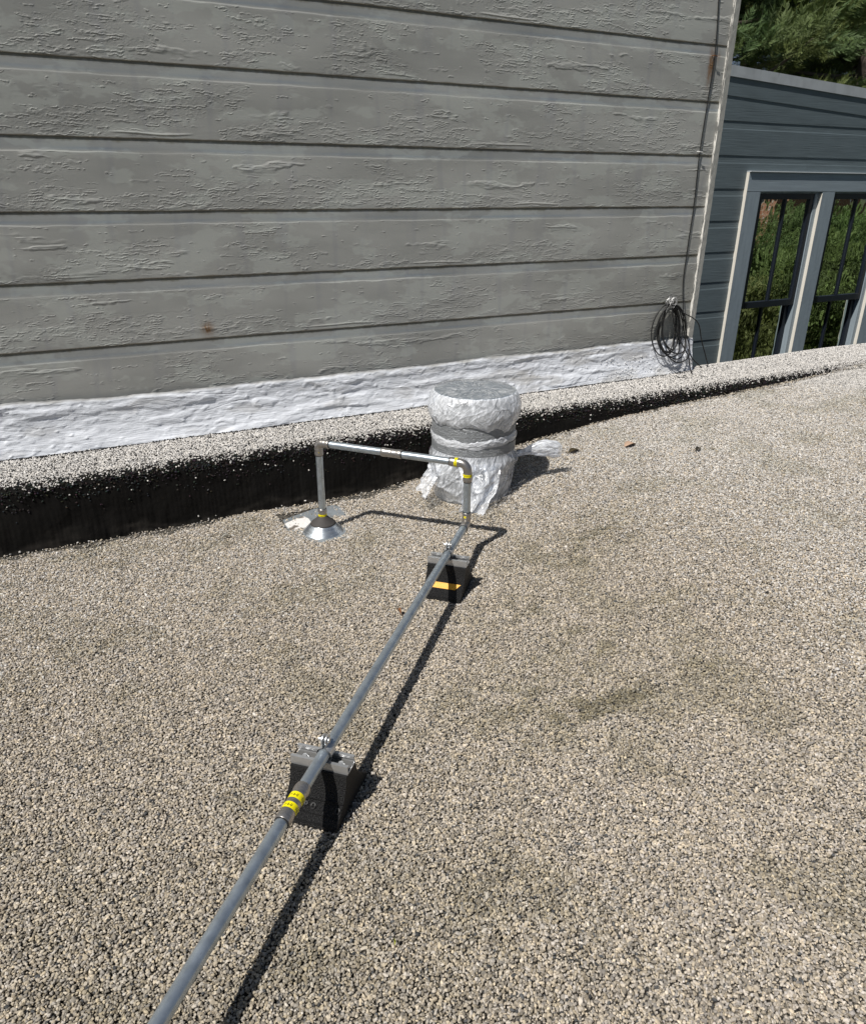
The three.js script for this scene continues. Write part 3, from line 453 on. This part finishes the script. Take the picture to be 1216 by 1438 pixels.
  // skirt below, ballooning to the left, knotted on the right
  part('plastic_skirt', lathe(360, 80, (a, v) => {
    const left = Math.exp(-(((((a - 5.0 + 9.42) % 6.283) - 3.1416) / 0.5) ** 2)), front = Math.exp(-(((((a - 6.1 + 9.42) % 6.283) - 3.1416) / 0.5) ** 2));
    const y = mix(0.215, 0.012 + 0.012 * n2(a * 4, 3), v), b = sm(0, 0.25, v);
    const waist = 0.009 * Math.exp(-(((v - 0.22) / 0.13) ** 2)), r = mix(0.176, 0.168, v) + waist + left * (0.038 * sm(0, 0.45, v) * sm(1.15, 0.55, v)) + front * 0.012 * b + b * sm(1, 0.75, v) * (0.007 * line(a * 1.1 - v * 0.9 + 0.3 * n2(a, v * 2), v * 0.5 + 4) + 0.005 * line(a * 1.9 + v * 1.3, v * 0.7 + 9)) + wr(a, v * 2.2, 0.3 + 0.6 * b * sm(1, 0.6, v), -1.2);
    return [r, y];
  }), clear, vent);
  // hanging loose flap at the front left
  part('plastic_flap', grid(60, 60, (u, v) => {
    const top = V(mix(-0.145, 0.02, u), 0.19, mix(0.125, 0.19, u)), w = mix(1, 0.22, Math.pow(v, 1.6));
    const x = mix(-0.150, top.x, w), fold = 0.016 * Math.sin(u * 11 + v * 3) * sm(0, 0.3, v) + 0.010 * n2(u * 7, v * 7) + 0.006 * ridge(u * 9 + v * 5, v * 6);
    return [x + 0.01 * n2(v * 4, u * 2) - 0.01 * v, mix(0.19, -0.015, v) - 0.01 * u * v, top.z + 0.02 * v + fold + 0.03 * sm(0, 0.3, v)];
  }, (u, v) => [u, v]), clear, vent);
  part('plastic_flap', grid(40, 40, (u, v) => { const a = -1.75 + 0.5 * u, r = 0.185 + 0.095 * v * (0.6 + 0.4 * u) + 0.012 * n2(u * 6, v * 6) + 0.01 * Math.sin(u * 9); return [Math.sin(a) * r, mix(0.15, 0.045, v) + 0.01 * n2(u * 5, v * 4), Math.cos(a) * r]; }), clear, vent);
  // twisted tail on the right
  part('plastic_tail', grid(48, 60, (u, v) => {
    const a = u * Math.PI * 2, w = mix(0.012, 0.036, sm(0.05, 0.7, v)) * (1 + 0.22 * n2(Math.cos(a) * 3 + v * 3, Math.sin(a) * 3)) * (1 - 0.2 * sm(0.9, 1, v)), x = mix(0.15, 0.335, v), y = 0.178 + 0.028 * Math.sin(v * 2.4) - 0.012 * v, z = mix(0.105, 0.16, v);
    return [x + 0.01 * n2(a * 2, v * 2) * v, y + Math.sin(a) * w + 0.004 * ridge(a * 3, v * 3), z + Math.cos(a) * w * 0.45 + 0.004 * n2(a * 4, v * 9)];
  }), tailM, vent);
  // white oval print on the plastic
  const c = document.createElement('canvas'); c.width = 256; c.height = 96; const g = c.getContext('2d'); g.strokeStyle = '#fff'; g.fillStyle = '#fff'; g.lineWidth = 5;
  g.beginPath(); g.ellipse(128, 48, 118, 40, 0, 0, 7); g.stroke(); g.font = 'bold 52px sans-serif'; g.textAlign = 'center'; g.textBaseline = 'middle'; g.fillText('A•CD', 130, 50);
  const d = g.getImageData(0, 0, 256, 96).data, am = dataTex(256, 96, (u, v) => d[(Math.min(95, Math.floor((1 - v) * 96)) * 256 + Math.floor(u * 256)) * 4 + 3] / 255, THREE.ClampToEdgeWrapping);
  part('printed_oval', grid(20, 4, (u, v) => { const a = mix(0.02, 0.42, u), r = 0.1895 + 0.002 * n2(u * 3, v); return [Math.sin(a) * r, mix(0.108, 0.134, v) - 0.008 * u, Math.cos(a) * r]; }), std([0.85, 0.86, 0.88], 0.5, 0, { alphaMap: am, transparent: true }), vent, 'white oval print on the plastic');
}

// ------------------------------------------------------------------ cable with its coil
const cable = thing('black_cable', 'thin black cable stapled down the wall corner and hung in a loose coil', 'cable');
{
  const blk = std([0.012, 0.012, 0.012], 0.5), tube = (pts, r, n) => new THREE.TubeGeometry(new THREE.CatmullRomCurve3(pts.map((p) => V(...p)), false, 'centripetal'), n, r, 8), z = WZ + 0.012;
  part('drop_line', tube([[3.135, 2.5, z - 0.0075], [3.142, 2.1, z - 0.0075], [3.159, 1.952, z - 0.0075], [3.166, 1.839, z - 0.006], [3.161, 1.616, z - 0.0075], [3.153, 1.412, z - 0.006], [3.164, 1.151, z - 0.0075], [3.160, 0.937, z - 0.0075], [3.163, 0.751, z - 0.0075], [3.176, 0.60, z + 0.01], [3.185, 0.5, z + 0.015], [3.175, 0.43, z + 0.02]], 0.0026, 160), blk, cable);
  const loop = []; const tie = [3.062, 0.655];
  const ell = [[3.05, 0.10, 0.275], [3.09, 0.095, 0.285], [3.065, 0.075, 0.25], [3.115, 0.105, 0.30], [3.10, 0.07, 0.24], [3.13, 0.115, 0.32], [3.06, 0.09, 0.25], [3.12, 0.10, 0.27]];
  ell.forEach(([cx, w, h], k) => { for (let i = 0; i < 12; i++) { const a = i / 12 * Math.PI * 2, f = (1 - Math.cos(a)) / 2; const x = mix(tie[0] + 0.012 * Math.sin(k), cx, Math.sqrt(f)) + w * -Math.sin(a) * (0.75 + 0.25 * f), y = tie[1] - h * f + 0.006 * Math.sin(k * 3 + i); loop.push([x, y, z + 0.004 + 0.004 * k + (y < 0.5 ? 0.055 * sm(0.5, 0.33, y) : 0) + 0.004 * Math.sin(i * 2 + k)]); } });
  loop.push([3.062, 0.66, z + 0.03]);
  part('coil', tube(loop, 0.0034, 900), blk, cable);
  part('loose_end', tube([[3.062, 0.66, z + 0.03], [3.14, 0.61, z + 0.04], [3.22, 0.575, z + 0.045], [3.275, 0.535, z + 0.04], [3.326, 0.44, z + 0.03], [3.385, 0.33, z + 0.03], [3.405, 0.285, z + 0.03], [3.385, 0.268, z + 0.03], [3.33, 0.30, z + 0.03], [3.262, 0.35, z + 0.035], [3.22, 0.40, z + 0.04]], 0.003, 140), blk, cable);
  part('loose_end', tube([[3.068, 0.65, z + 0.03], [3.09, 0.56, z + 0.035], [3.14, 0.46, z + 0.05], [3.185, 0.37, z + 0.085], [3.20, 0.30, z + 0.1], [3.21, 0.268, z + 0.12], [3.225, 0.272, z + 0.16], [3.245, 0.268, z + 0.19]], 0.0032, 120), blk, cable);
  part('loose_end', tube([[3.10, 0.272, z + 0.1], [3.08, 0.275, z + 0.13], [3.11, 0.272, z + 0.15], [3.13, 0.273, z + 0.12], [3.20, 0.272, z + 0.115]], 0.0028, 60), blk, cable);
  part('wire_tie', (() => { const q = []; for (let i = 0; i < 46; i++) { const a = i * 1.3; q.push([3.062 + 0.02 * Math.cos(a) * rr(0.5, 1.3) + 0.012 * (i / 46), 0.655 + 0.024 * Math.sin(a) * rr(0.4, 1.2) + 0.02 * (i / 46), z + 0.02 + 0.02 * Math.sin(a * 0.7)]); } return tube(q, 0.0013, 300); })(), std([0.6, 0.6, 0.6], 0.4, 0.7), cable, 'twisted grey wire tying the coil');
  const st = (x, y) => [cyl(V(x - 0.012, y, z + 0.004), V(x + 0.008, y - 0.003, z + 0.004), 0.0022, 0.0022, 8), cyl(V(x - 0.012, y, z - 0.016), V(x - 0.012, y, z + 0.005), 0.0022, 0.0022, 8)];
  part('staple', st(3.167, 1.839), std([0.18, 0.08, 0.035], 0.7, 0.3), cable, 'rusty staple'); part('staple', st(3.154, 1.412), std([0.75, 0.75, 0.74], 0.5), cable, 'white painted staple');
}

// ------------------------------------------------------------------ blue house beyond
const blue = thing('blue_house', 'slate blue clapboard house with tall dark sash windows beyond the kerb', 'house');
{
  const grainT = colorTex(512, 128, tile((u, v) => 0) && ((u, v) => { const k = 0.95 + 0.14 * fbm(u * 5, v * 8, 4) + 0.03 * n2(u * 12, v * 110); return [k, k, k]; }));
  const grainB = dataTex(256, 256, tile((u, v) => 0.5 + 0.4 * fbm(u * 5, v * 60, 3)));
  const blueM = std([0.135, 0.172, 0.19], 0.6, 0, { map: grainT, bumpMap: grainB, bumpScale: 0.0012 });
  const trimM = std([0.3, 0.36, 0.405], 0.55, 0, { map: grainT, bumpMap: grainB, bumpScale: 0.001 });
  const edgeM = trimM, dark = std([0.012, 0.016, 0.026], 0.35), z = BZ;
  const rake = (x) => 2.052 - (x - 4.737) * 0.0468;
  // wall mass round the dark rooms
  part('wall', [box(3.6, 5.2, -3.1, 1.8, z - 0.35, z - 0.03), box(7.0, 9.6, -3.1, 1.75, z - 0.35, z - 0.03), box(5.2, 7.0, 1.22, 1.8, z - 0.35, z - 0.03), box(5.2, 7.0, -3.1, -0.65, z - 0.35, z - 0.03), box(3.6, 9.6, -3.1, -3.0, z - 3, z - 0.36), box(3.6, 9.6, 1.6, 1.7, z - 3, z - 0.36), box(3.6, 3.7, -3, 1.6, z - 3, z - 0.36), box(9.5, 9.6, -3, 1.6, z - 3, z - 0.36), box(3.7, 9.5, -3, 1.6, z - 3.05, z - 3)], std([0.02, 0.022, 0.025]), blue);
  const prof = [[-0.0055, -0.0005], [-0.001, 0], [0, 0.0015], [0, 0.176], [-0.002, 0.179], [-0.004, 0.186], [-0.004, 0.2345]];
  const board = (x0, x1, y0, clipTop) => { const g = grid(8, prof.length - 1, (u, v) => { const [dz, dy] = prof[Math.round(v * (prof.length - 1))], x = mix(x0, x1, u); return [x, clipTop ? Math.min(y0 + dy, clipTop(x)) : y0 + dy, z + dz]; }, (u, v, p) => [p[0] * 0.7, p[1] * 2.1]); part('siding_board', g, blueM, blue); };
  const E0 = 0.07, EX = 0.2325;
  for (let k = -13; k <= 7; k++) { const y = E0 + k * EX; if (y > 1.12 || y + EX < -0.6) { if (y < 1.9) board(3.6, 9.6, y, y > 1.5 ? (x) => rake(x) - 0.18 : null); } else { board(3.6, 5.064, y); board(7.16, 9.6, y); } }
  // sloping fascia under a metal coping
  const strip = (x0, x1, a, b, zz, t) => grid(12, 1, (u, v) => { const x = mix(x0, x1, u); return [x, rake(x) + mix(a, b, v), zz]; }, (u, v, p) => [p[0] * 0.7, p[1] * 2]);
  const slab = (a, b, z0, z1) => merge([strip(3.6, 9.6, a, b, z1), grid(12, 1, (u, v) => { const x = mix(3.6, 9.6, u); return [x, rake(x) + b, mix(z1, z0, v)]; }), grid(12, 1, (u, v) => { const x = mix(3.6, 9.6, u); return [x, rake(x) + a, mix(z0, z1, v)]; })]);
  part('fascia', slab(-0.19, -0.062, z - 0.02, z + 0.005), blueM, blue);
  part('coping', slab(-0.070, 0.0, z - 0.35, z + 0.014), std([0.5, 0.53, 0.55], 0.42, 0.1, { map: colorTex(512, 64, (u, v) => { const k = 0.95 + 0.25 * fbm(u * 12, v * 2, 3) - 0.5 * sm(0.3, 0.5, n2(u * 30, v * 3)) * sm(0.5, 0.55, u) * sm(0.7, 0.65, u); return [k, k, k]; }) }), blue, 'grey metal coping along the sloping roof edge');
  const glassM = new THREE.MeshPhysicalMaterial({ color: C(0.58, 0.62, 0.56), roughness: 0.0, metalness: 1, side: THREE.DoubleSide, bumpMap: dataTex(128, 128, tile((u, v) => 0.5 + 0.5 * fbm(u * 3, v * 7, 2))), bumpScale: 0.0016 });
  // casings
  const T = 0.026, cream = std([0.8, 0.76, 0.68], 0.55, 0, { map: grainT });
  for (const [x, p, y1] of [[5.065, 'casing_lit_edge', 1.351], [5.946, 'casing_lit_edge', 1.2], [6.839, 'casing_lit_edge', 1.2]]) part(p, rbox(x - 0.0045, x - 0.0006, -0.65, y1, z - 0.004, z + T + 0.001, 0.0012), cream, blue, 'added cream strip painted as the sunlit edge of the window casing');  // cream strips added so the colour carries the sunlit brightness of these edges
  const win = (x0, x1, post) => {                                  // x0..x1 opening
    const w = part('window', [rbox(x0 - 0.0005, x0 + 0.03, -0.6, 1.215, z - 0.06, z - 0.004, 0.002), rbox(x1 - 0.045, x1 + 0.0005, -0.6, 1.215, z - 0.06, z - 0.004, 0.002), rbox(x0 + 0.031, x1 - 0.046, 1.20, 1.216, z - 0.06, z - 0.004, 0.002)], trimM, blue);
    const a = x0 + 0.03, b = x1 - 0.045, rail0 = 0.297, rail1 = 0.35, m = (a + b) / 2 + 0.0;
    const up = part('sash', [rbox(a, a + 0.045, rail0, 1.20, z - 0.05, z - 0.012), rbox(b - 0.045, b, rail0, 1.20, z - 0.05, z - 0.012), rbox(a + 0.045, b - 0.045, 1.155, 1.2, z - 0.05, z - 0.012), rbox(a + 0.045, b - 0.045, rail0, rail1, z - 0.05, z - 0.0115), rbox(m - 0.011, m + 0.011, rail1, 1.155, z - 0.046, z - 0.0145)], dark, w);
    const lo = part('sash', [rbox(a, a + 0.05, -0.6, rail0, z - 0.09, z - 0.055), rbox(b - 0.05, b, -0.6, rail0, z - 0.09, z - 0.055), rbox(a + 0.05, b - 0.05, -0.6, -0.53, z - 0.09, z - 0.055), rbox(m - 0.011, m + 0.011, -0.53, rail0, z - 0.087, z - 0.058)], dark, w);
    for (const [p, q] of [[a + 0.045, m - 0.011], [m + 0.011, b - 0.045]]) { part('pane', grid(1, 1, (u, v) => [mix(p - 0.003, q + 0.003, u), mix(rail1 - 0.003, 1.158, v), z - 0.03]), glassM, w); part('pane', grid(1, 1, (u, v) => [mix(p + 0.002, q - 0.002, u), mix(-0.54, rail0, v), z - 0.072]), glassM, w); }
    return w;
  };
  win(5.218, 5.945); win(6.10, 6.838);
  part('casing', rbox(5.065, 5.2175, -0.65, 1.2125, z - 0.02, z + T, 0.003), trimM, blue); part('casing', rbox(5.946, 6.0995, -0.65, 1.2125, z - 0.02, z + T, 0.003), trimM, blue); part('casing', rbox(6.839, 6.985, -0.65, 1.2125, z - 0.02, z + T, 0.003), trimM, blue);
  part('head_casing', rbox(5.065, 6.985, 1.213, 1.352, z - 0.02, z + T + 0.001, 0.003), trimM, blue);
  part('drip_cap', rbox(5.06, 6.99, 1.3525, 1.3605, z - 0.02, z + T + 0.014, 0.002), std([0.5, 0.53, 0.55], 0.5), blue);
  part('sill', rbox(5.06, 6.99, -0.70, -0.65, z - 0.1, z + 0.05, 0.004), trimM, blue);
  part('corner_board', rbox(7.165, 7.3, -3, 1.75, z - 0.02, z + 0.02, 0.003), trimM, blue);
}

// ------------------------------------------------------------------ trees
function sprayGeo(kind) {
  const gs = [], tri = (a, b, c) => gs.push(a, b, c);
  const leaf = (base, dir, len, w, side) => { const n = V(...side).multiplyScalar(w), b = V(...base), d = V(...dir).normalize(); tri(b.clone().add(n.clone().multiplyScalar(0.4)), b.clone().addScaledVector(d, len * 0.45).add(n), b.clone().addScaledVector(d, len)); tri(b.clone().addScaledVector(n, -0.4), b.clone().addScaledVector(d, len), b.clone().addScaledVector(d, len * 0.45).addScaledVector(n, -1)); };
  if (kind === 'cypress') { for (let i = 0; i < 15; i++) { const y = i / 15, s = i % 2 ? 1 : -1, a = rr(0.35, 0.8) * s; leaf([0, y * 0.75, 0], [Math.sin(a), Math.cos(a), rr(-0.4, 0.4)], mix(0.46, 0.2, y), 0.042, [0.8, 0.2, rr(-0.5, 0.5)]); } leaf([0, 0.6, 0], [0, 1, 0], 0.45, 0.045, [1, 0, 0]); }
  else for (let i = 0; i < 8; i++) { const a = rr(0, 6.28), e = rr(0.1, 1.2); leaf([rr(-0.3, 0.3), rr(0, 0.6), rr(-0.3, 0.3)], [Math.cos(a) * Math.cos(e), Math.sin(e), Math.sin(a) * Math.cos(e)], rr(0.4, 0.6), 0.14, [Math.sin(a), rr(-0.3, 0.3), -Math.cos(a)]); }
  const g = new THREE.BufferGeometry().setFromPoints(gs); g.computeVertexNormals(); return g;
}
const leafM = new THREE.MeshPhysicalMaterial({ color: C(1, 1, 1), roughness: 0.7, side: THREE.DoubleSide, transmission: 0.2, thickness: 0 });
const barkM = std([0.16, 0.13, 0.11], 0.95, 0, { bumpMap: dataTex(128, 256, tile((u, v) => 0.5 + fbm(u * 10, v * 4, 3))), bumpScale: 0.02 });
function limb(a, b, r0, r1, sag) { const q = []; for (let i = 0; i <= 6; i++) { const t = i / 6; q.push(a.clone().lerp(b, t).add(V(0.1 * n2(t * 3, a.x * 7), sag * Math.sin(t * Math.PI), 0.1 * n2(t * 3 + 5, a.z * 7)))); } const g = new THREE.TubeGeometry(new THREE.CatmullRomCurve3(q), 14, 1, 9), p = g.attributes.position, c = new THREE.CatmullRomCurve3(q); for (let i = 0; i < p.count; i++) { const k = Math.floor(i / 10) / 14, o = c.getPointAt(clamp(k)), r = mix(r0, r1, k); p.setXYZ(i, o.x + (p.getX(i) - o.x) * r, o.y + (p.getY(i) - o.y) * r, o.z + (p.getZ(i) - o.z) * r); } return g; }
function crown(list, geo, parent) {
  const im = new THREE.InstancedMesh(geo, leafM, list.length), M = new THREE.Matrix4(), Q = new THREE.Quaternion();
  list.forEach((s, i) => { Q.setFromUnitVectors(V(0, 1, 0), s.d).multiply(new THREE.Quaternion().setFromAxisAngle(V(0, 1, 0), rr(0, 6.28))); im.setMatrixAt(i, M.compose(s.p, Q, V(s.s, s.s, s.s))); im.setColorAt(i, s.c); });
  im.name = 'crown'; im.userData.kind = 'stuff'; shade(im); parent.add(im); return im;
}
const cyGeo = sprayGeo('cypress'), lfGeo = sprayGeo('leaf');
function cypress(label, x, z, h, r, nb, y0, gap) {
  const t = thing('cypress_tree', label, 'tree', null, [x, -3.2, z]), list = [];
  const H = h + 3.2, branches = [], wood = [limb(V(0, 0, 0), V(rr(-0.3, 0.3), H, rr(-0.3, 0.3)), 0.3, 0.05, 0.1)];
  for (let i = 0; i < nb; i++) {
    const f = (i + 0.5) / nb, y = mix(y0 + 3.2, H * 0.98, f), a = i * 2.4 + rr(-0.4, 0.4), L = r * (1 - 0.6 * f * f) * rr(0.65, 1.1), b = V(Math.cos(a) * L, y + rr(0.1, 0.9) * L * 0.4, Math.sin(a) * L), o = V(0, y, 0);
    part('branch', limb(o, b, 0.042 * (1.3 - f), 0.010, -0.12), barkM, t);
    for (let k = 0; k < 9; k++) {
      if (gap && y > 4.7 && y < 8.4 && Math.cos(a + 0.637 - Math.PI) > 0.55 && rnd() < 0.85) continue;
      const u = rr(0.35, 1.08), c = o.clone().lerp(b, u).add(V(rr(-0.35, 0.35), rr(-0.15, 0.3), rr(-0.35, 0.35))), out = V(Math.cos(a) * 0.8 + rr(-0.5, 0.5), rr(0.1, 0.8), Math.sin(a) * 0.8 + rr(-0.5, 0.5)), n = 48;
      const tone = rr(0.75, 1.25), yel = rr(0, 1);
      for (let m = 0; m < n; m++) { const d = out.clone().add(V(rr(-0.7, 0.7), rr(-0.4, 0.5), rr(-0.7, 0.7))).normalize(); list.push({ p: c.clone().add(V(rr(-0.3, 0.3), rr(-0.1, 0.14), rr(-0.3, 0.3))), d, s: rr(0.16, 0.33), c: C(mix(0.07, 0.155, yel) * tone, mix(0.13, 0.19, yel) * tone, 0.038 * tone) }); }
    }
  }
  part('trunk', wood, barkM, t); crown(list, cyGeo, t);
}
cypress('dark cypress tree with a bare trunk rising behind the blue house roof', 11.75, -8.9, 7, 3.0, 52, 0.2, true);
cypress('dense cypress tree behind the blue house roof, next to the grey wall corner', 9.0, -9.3, 7.5, 2.6, 48, 0.2);
cypress('cypress tree standing farthest back behind the blue house', 13.5, -12.5, 8.5, 3.6, 50, -0.5);
cypress('cypress tree at the back right behind the blue house', 16.5, -11, 8, 3.2, 44, -0.5);
cypress('cypress tree at the back left behind the blue house', 10.8, -13.5, 9, 3.4, 48, -0.5);
function shrub(label, x, z, y0, h, r, hue) {
  const t = thing('shrub', label, 'shrub', null, [x, -3.2, z]), list = [], H = h + 3.2;
  part('trunk', limb(V(0, 0, 0), V(0.1, H * 0.8, 0), 0.09, 0.03, 0.05), barkM, t);
  const cl = []; for (let i = 0; i < 70; i++) { const a = rr(0, 6.28), e = rr(-0.4, 1.5), k = rr(0.6, 1); cl.push([V(Math.cos(a) * Math.cos(e) * r * k, mix(1.2, H * 0.62, 0.6) + Math.sin(e) * H * 0.42 * k, Math.sin(a) * Math.cos(e) * r * k), rr(0.7, 1.3)]); }
  for (const [c, tone] of cl) for (let m = 0; m < 60; m++) { const o = V(rr(-1, 1), rr(-1, 1), rr(-1, 1)).multiplyScalar(0.34); list.push({ p: c.clone().add(o), d: o.clone().add(V(0, 0.35, 0)).normalize(), s: rr(0.14, 0.26), c: C(0.14 * tone * hue, 0.185 * tone, 0.045 * tone) }); }
  crown(list, lfGeo, t);
}
[[9.5, 0.8, 0.9, 1.3], [11.5, 2.2, 0.85, 1.6], [10.2, 3.6, 0.6, 1.5], [13.2, 0.6, 1.0, 1.6], [8.4, 2.6, 0.0, 1.3], [12.8, 4.2, 0.3, 1.6], [15, 2.0, 1.2, 1.8], [11, -0.9, 0.5, 1.2], [7.6, 0.6, -0.5, 1.2], [9.2, -0.7, -0.2, 1.2]].forEach(([x, z, h, r], i) => shrub(['green leafy shrub mirrored in the left window', 'tall green shrub mirrored in the upper window panes', 'broad green shrub mirrored low in the windows', 'green shrub mirrored in the right window', 'low green shrub below the roof edge, mirrored in the lower panes', 'large green shrub at the back of the mirrored garden', 'rearmost green shrub of the mirrored garden', 'small green shrub mirrored at the far right pane', 'low rounded green shrub nearest the roof edge in the mirrored garden', 'low green shrub nearest the blue house in the mirrored garden'][i], x, z, 0, h, r, rr(0.8, 1.15)));

{
  const b = thing('brick_house', 'red brick house mirrored at the top of the left window', 'house', null, [24, -3.2, 11.3]);
  const bk = colorTex(512, 512, (u, v) => { const r = Math.floor(v * 40), x = u * 26 + (r % 2) * 0.5, fx = x - Math.floor(x), fy = v * 40 - r, m = fx < 0.06 || fy < 0.14, k = 0.75 + 0.5 * h01(Math.floor(x), r, 3); return m ? [0.5, 0.47, 0.43] : [0.36 * k, 0.15 * k, 0.09 * k]; });
  part('wall', box(0, 5, 0, 5.0, 0, 6), std([1, 1, 1], 0.9, 0, { map: bk }), b);
  const rf = new THREE.Shape([[-0.4, 5.0], [5.4, 5.0], [2.5, 6.6]].map((p) => new THREE.Vector2(...p))); part('roof', new THREE.ExtrudeGeometry(rf, { depth: 6.6, bevelEnabled: false }).translate(0, 0, -0.3), std([0.1, 0.09, 0.09]), b);
  for (const z of [0.6, 2.6, 4.4]) { const w = part('window', box(-0.06, 0.02, 3.2, 4.5, z, z + 0.9), std([0.75, 0.73, 0.7], 0.5), b); part('pane', box(-0.07, -0.055, 3.3, 4.4, z + 0.1, z + 0.8), std([0.03, 0.035, 0.04], 0.1), w); }
}
// ------------------------------------------------------------------ small things lying on the gravel
function leafThing(label, x, z, turn, len, w, col, lift = 0.006) {
  const t = thing('fallen_leaf', label, 'leaf', null, [x, roofH(x, z) + lift, z], turn);
  part('blade', grid(14, 8, (u, v) => { const k = Math.sin(u * Math.PI) ** 0.8 * (1 - 0.3 * u), y = 0.012 * (v - 0.5) ** 2 * 4 * k + 0.006 * Math.sin(u * 3); return [(u - 0.5) * len, y, (v - 0.5) * w * k]; }), std(col, 0.7), t);
  part('stalk', cyl(V(-len * 0.5, 0.002, 0), V(-len * 0.72, 0.001, 0.003), 0.0011, 0.0008, 6), std([0.12, 0.07, 0.03], 0.8), t);
}
leafThing('tan fallen leaf lying on the gravel right of the vent', 2.30, -2.52, 0.15, 0.075, 0.042, [0.5, 0.35, 0.25]);
leafThing('dark olive dead leaf on the gravel beside the plastic tail', 2.055, -2.615, 0.1, 0.066, 0.032, [0.06, 0.045, 0.02]);
leafThing('small dark shrivelled leaf on the gravel toward the right', 2.50, -2.30, 0.3, 0.05, 0.018, [0.05, 0.042, 0.03]);
leafThing('tiny orange leaf scrap on the gravel below the plastic tail', 2.0, -2.66, 0.6, 0.02, 0.012, [0.5, 0.2, 0.07]);
leafThing('pale flat paper scrap on the gravel left of the pipe flashing', 0.466, -2.655, 0.2, 0.045, 0.012, [0.6, 0.58, 0.52]);  // paper scrap built with the leaf shape
leafThing('small brown leaf stuck upright behind the pipe near the far block', 0.83, -1.86, 1.5, 0.03, 0.012, [0.22, 0.1, 0.04], 0.012);
leafThing('tiny yellow green leaf in the foreground gravel', 0.359, -0.841, 0.8, 0.008, 0.005, [0.5, 0.52, 0.1], 0.008);

renderer.render(scene, camera);
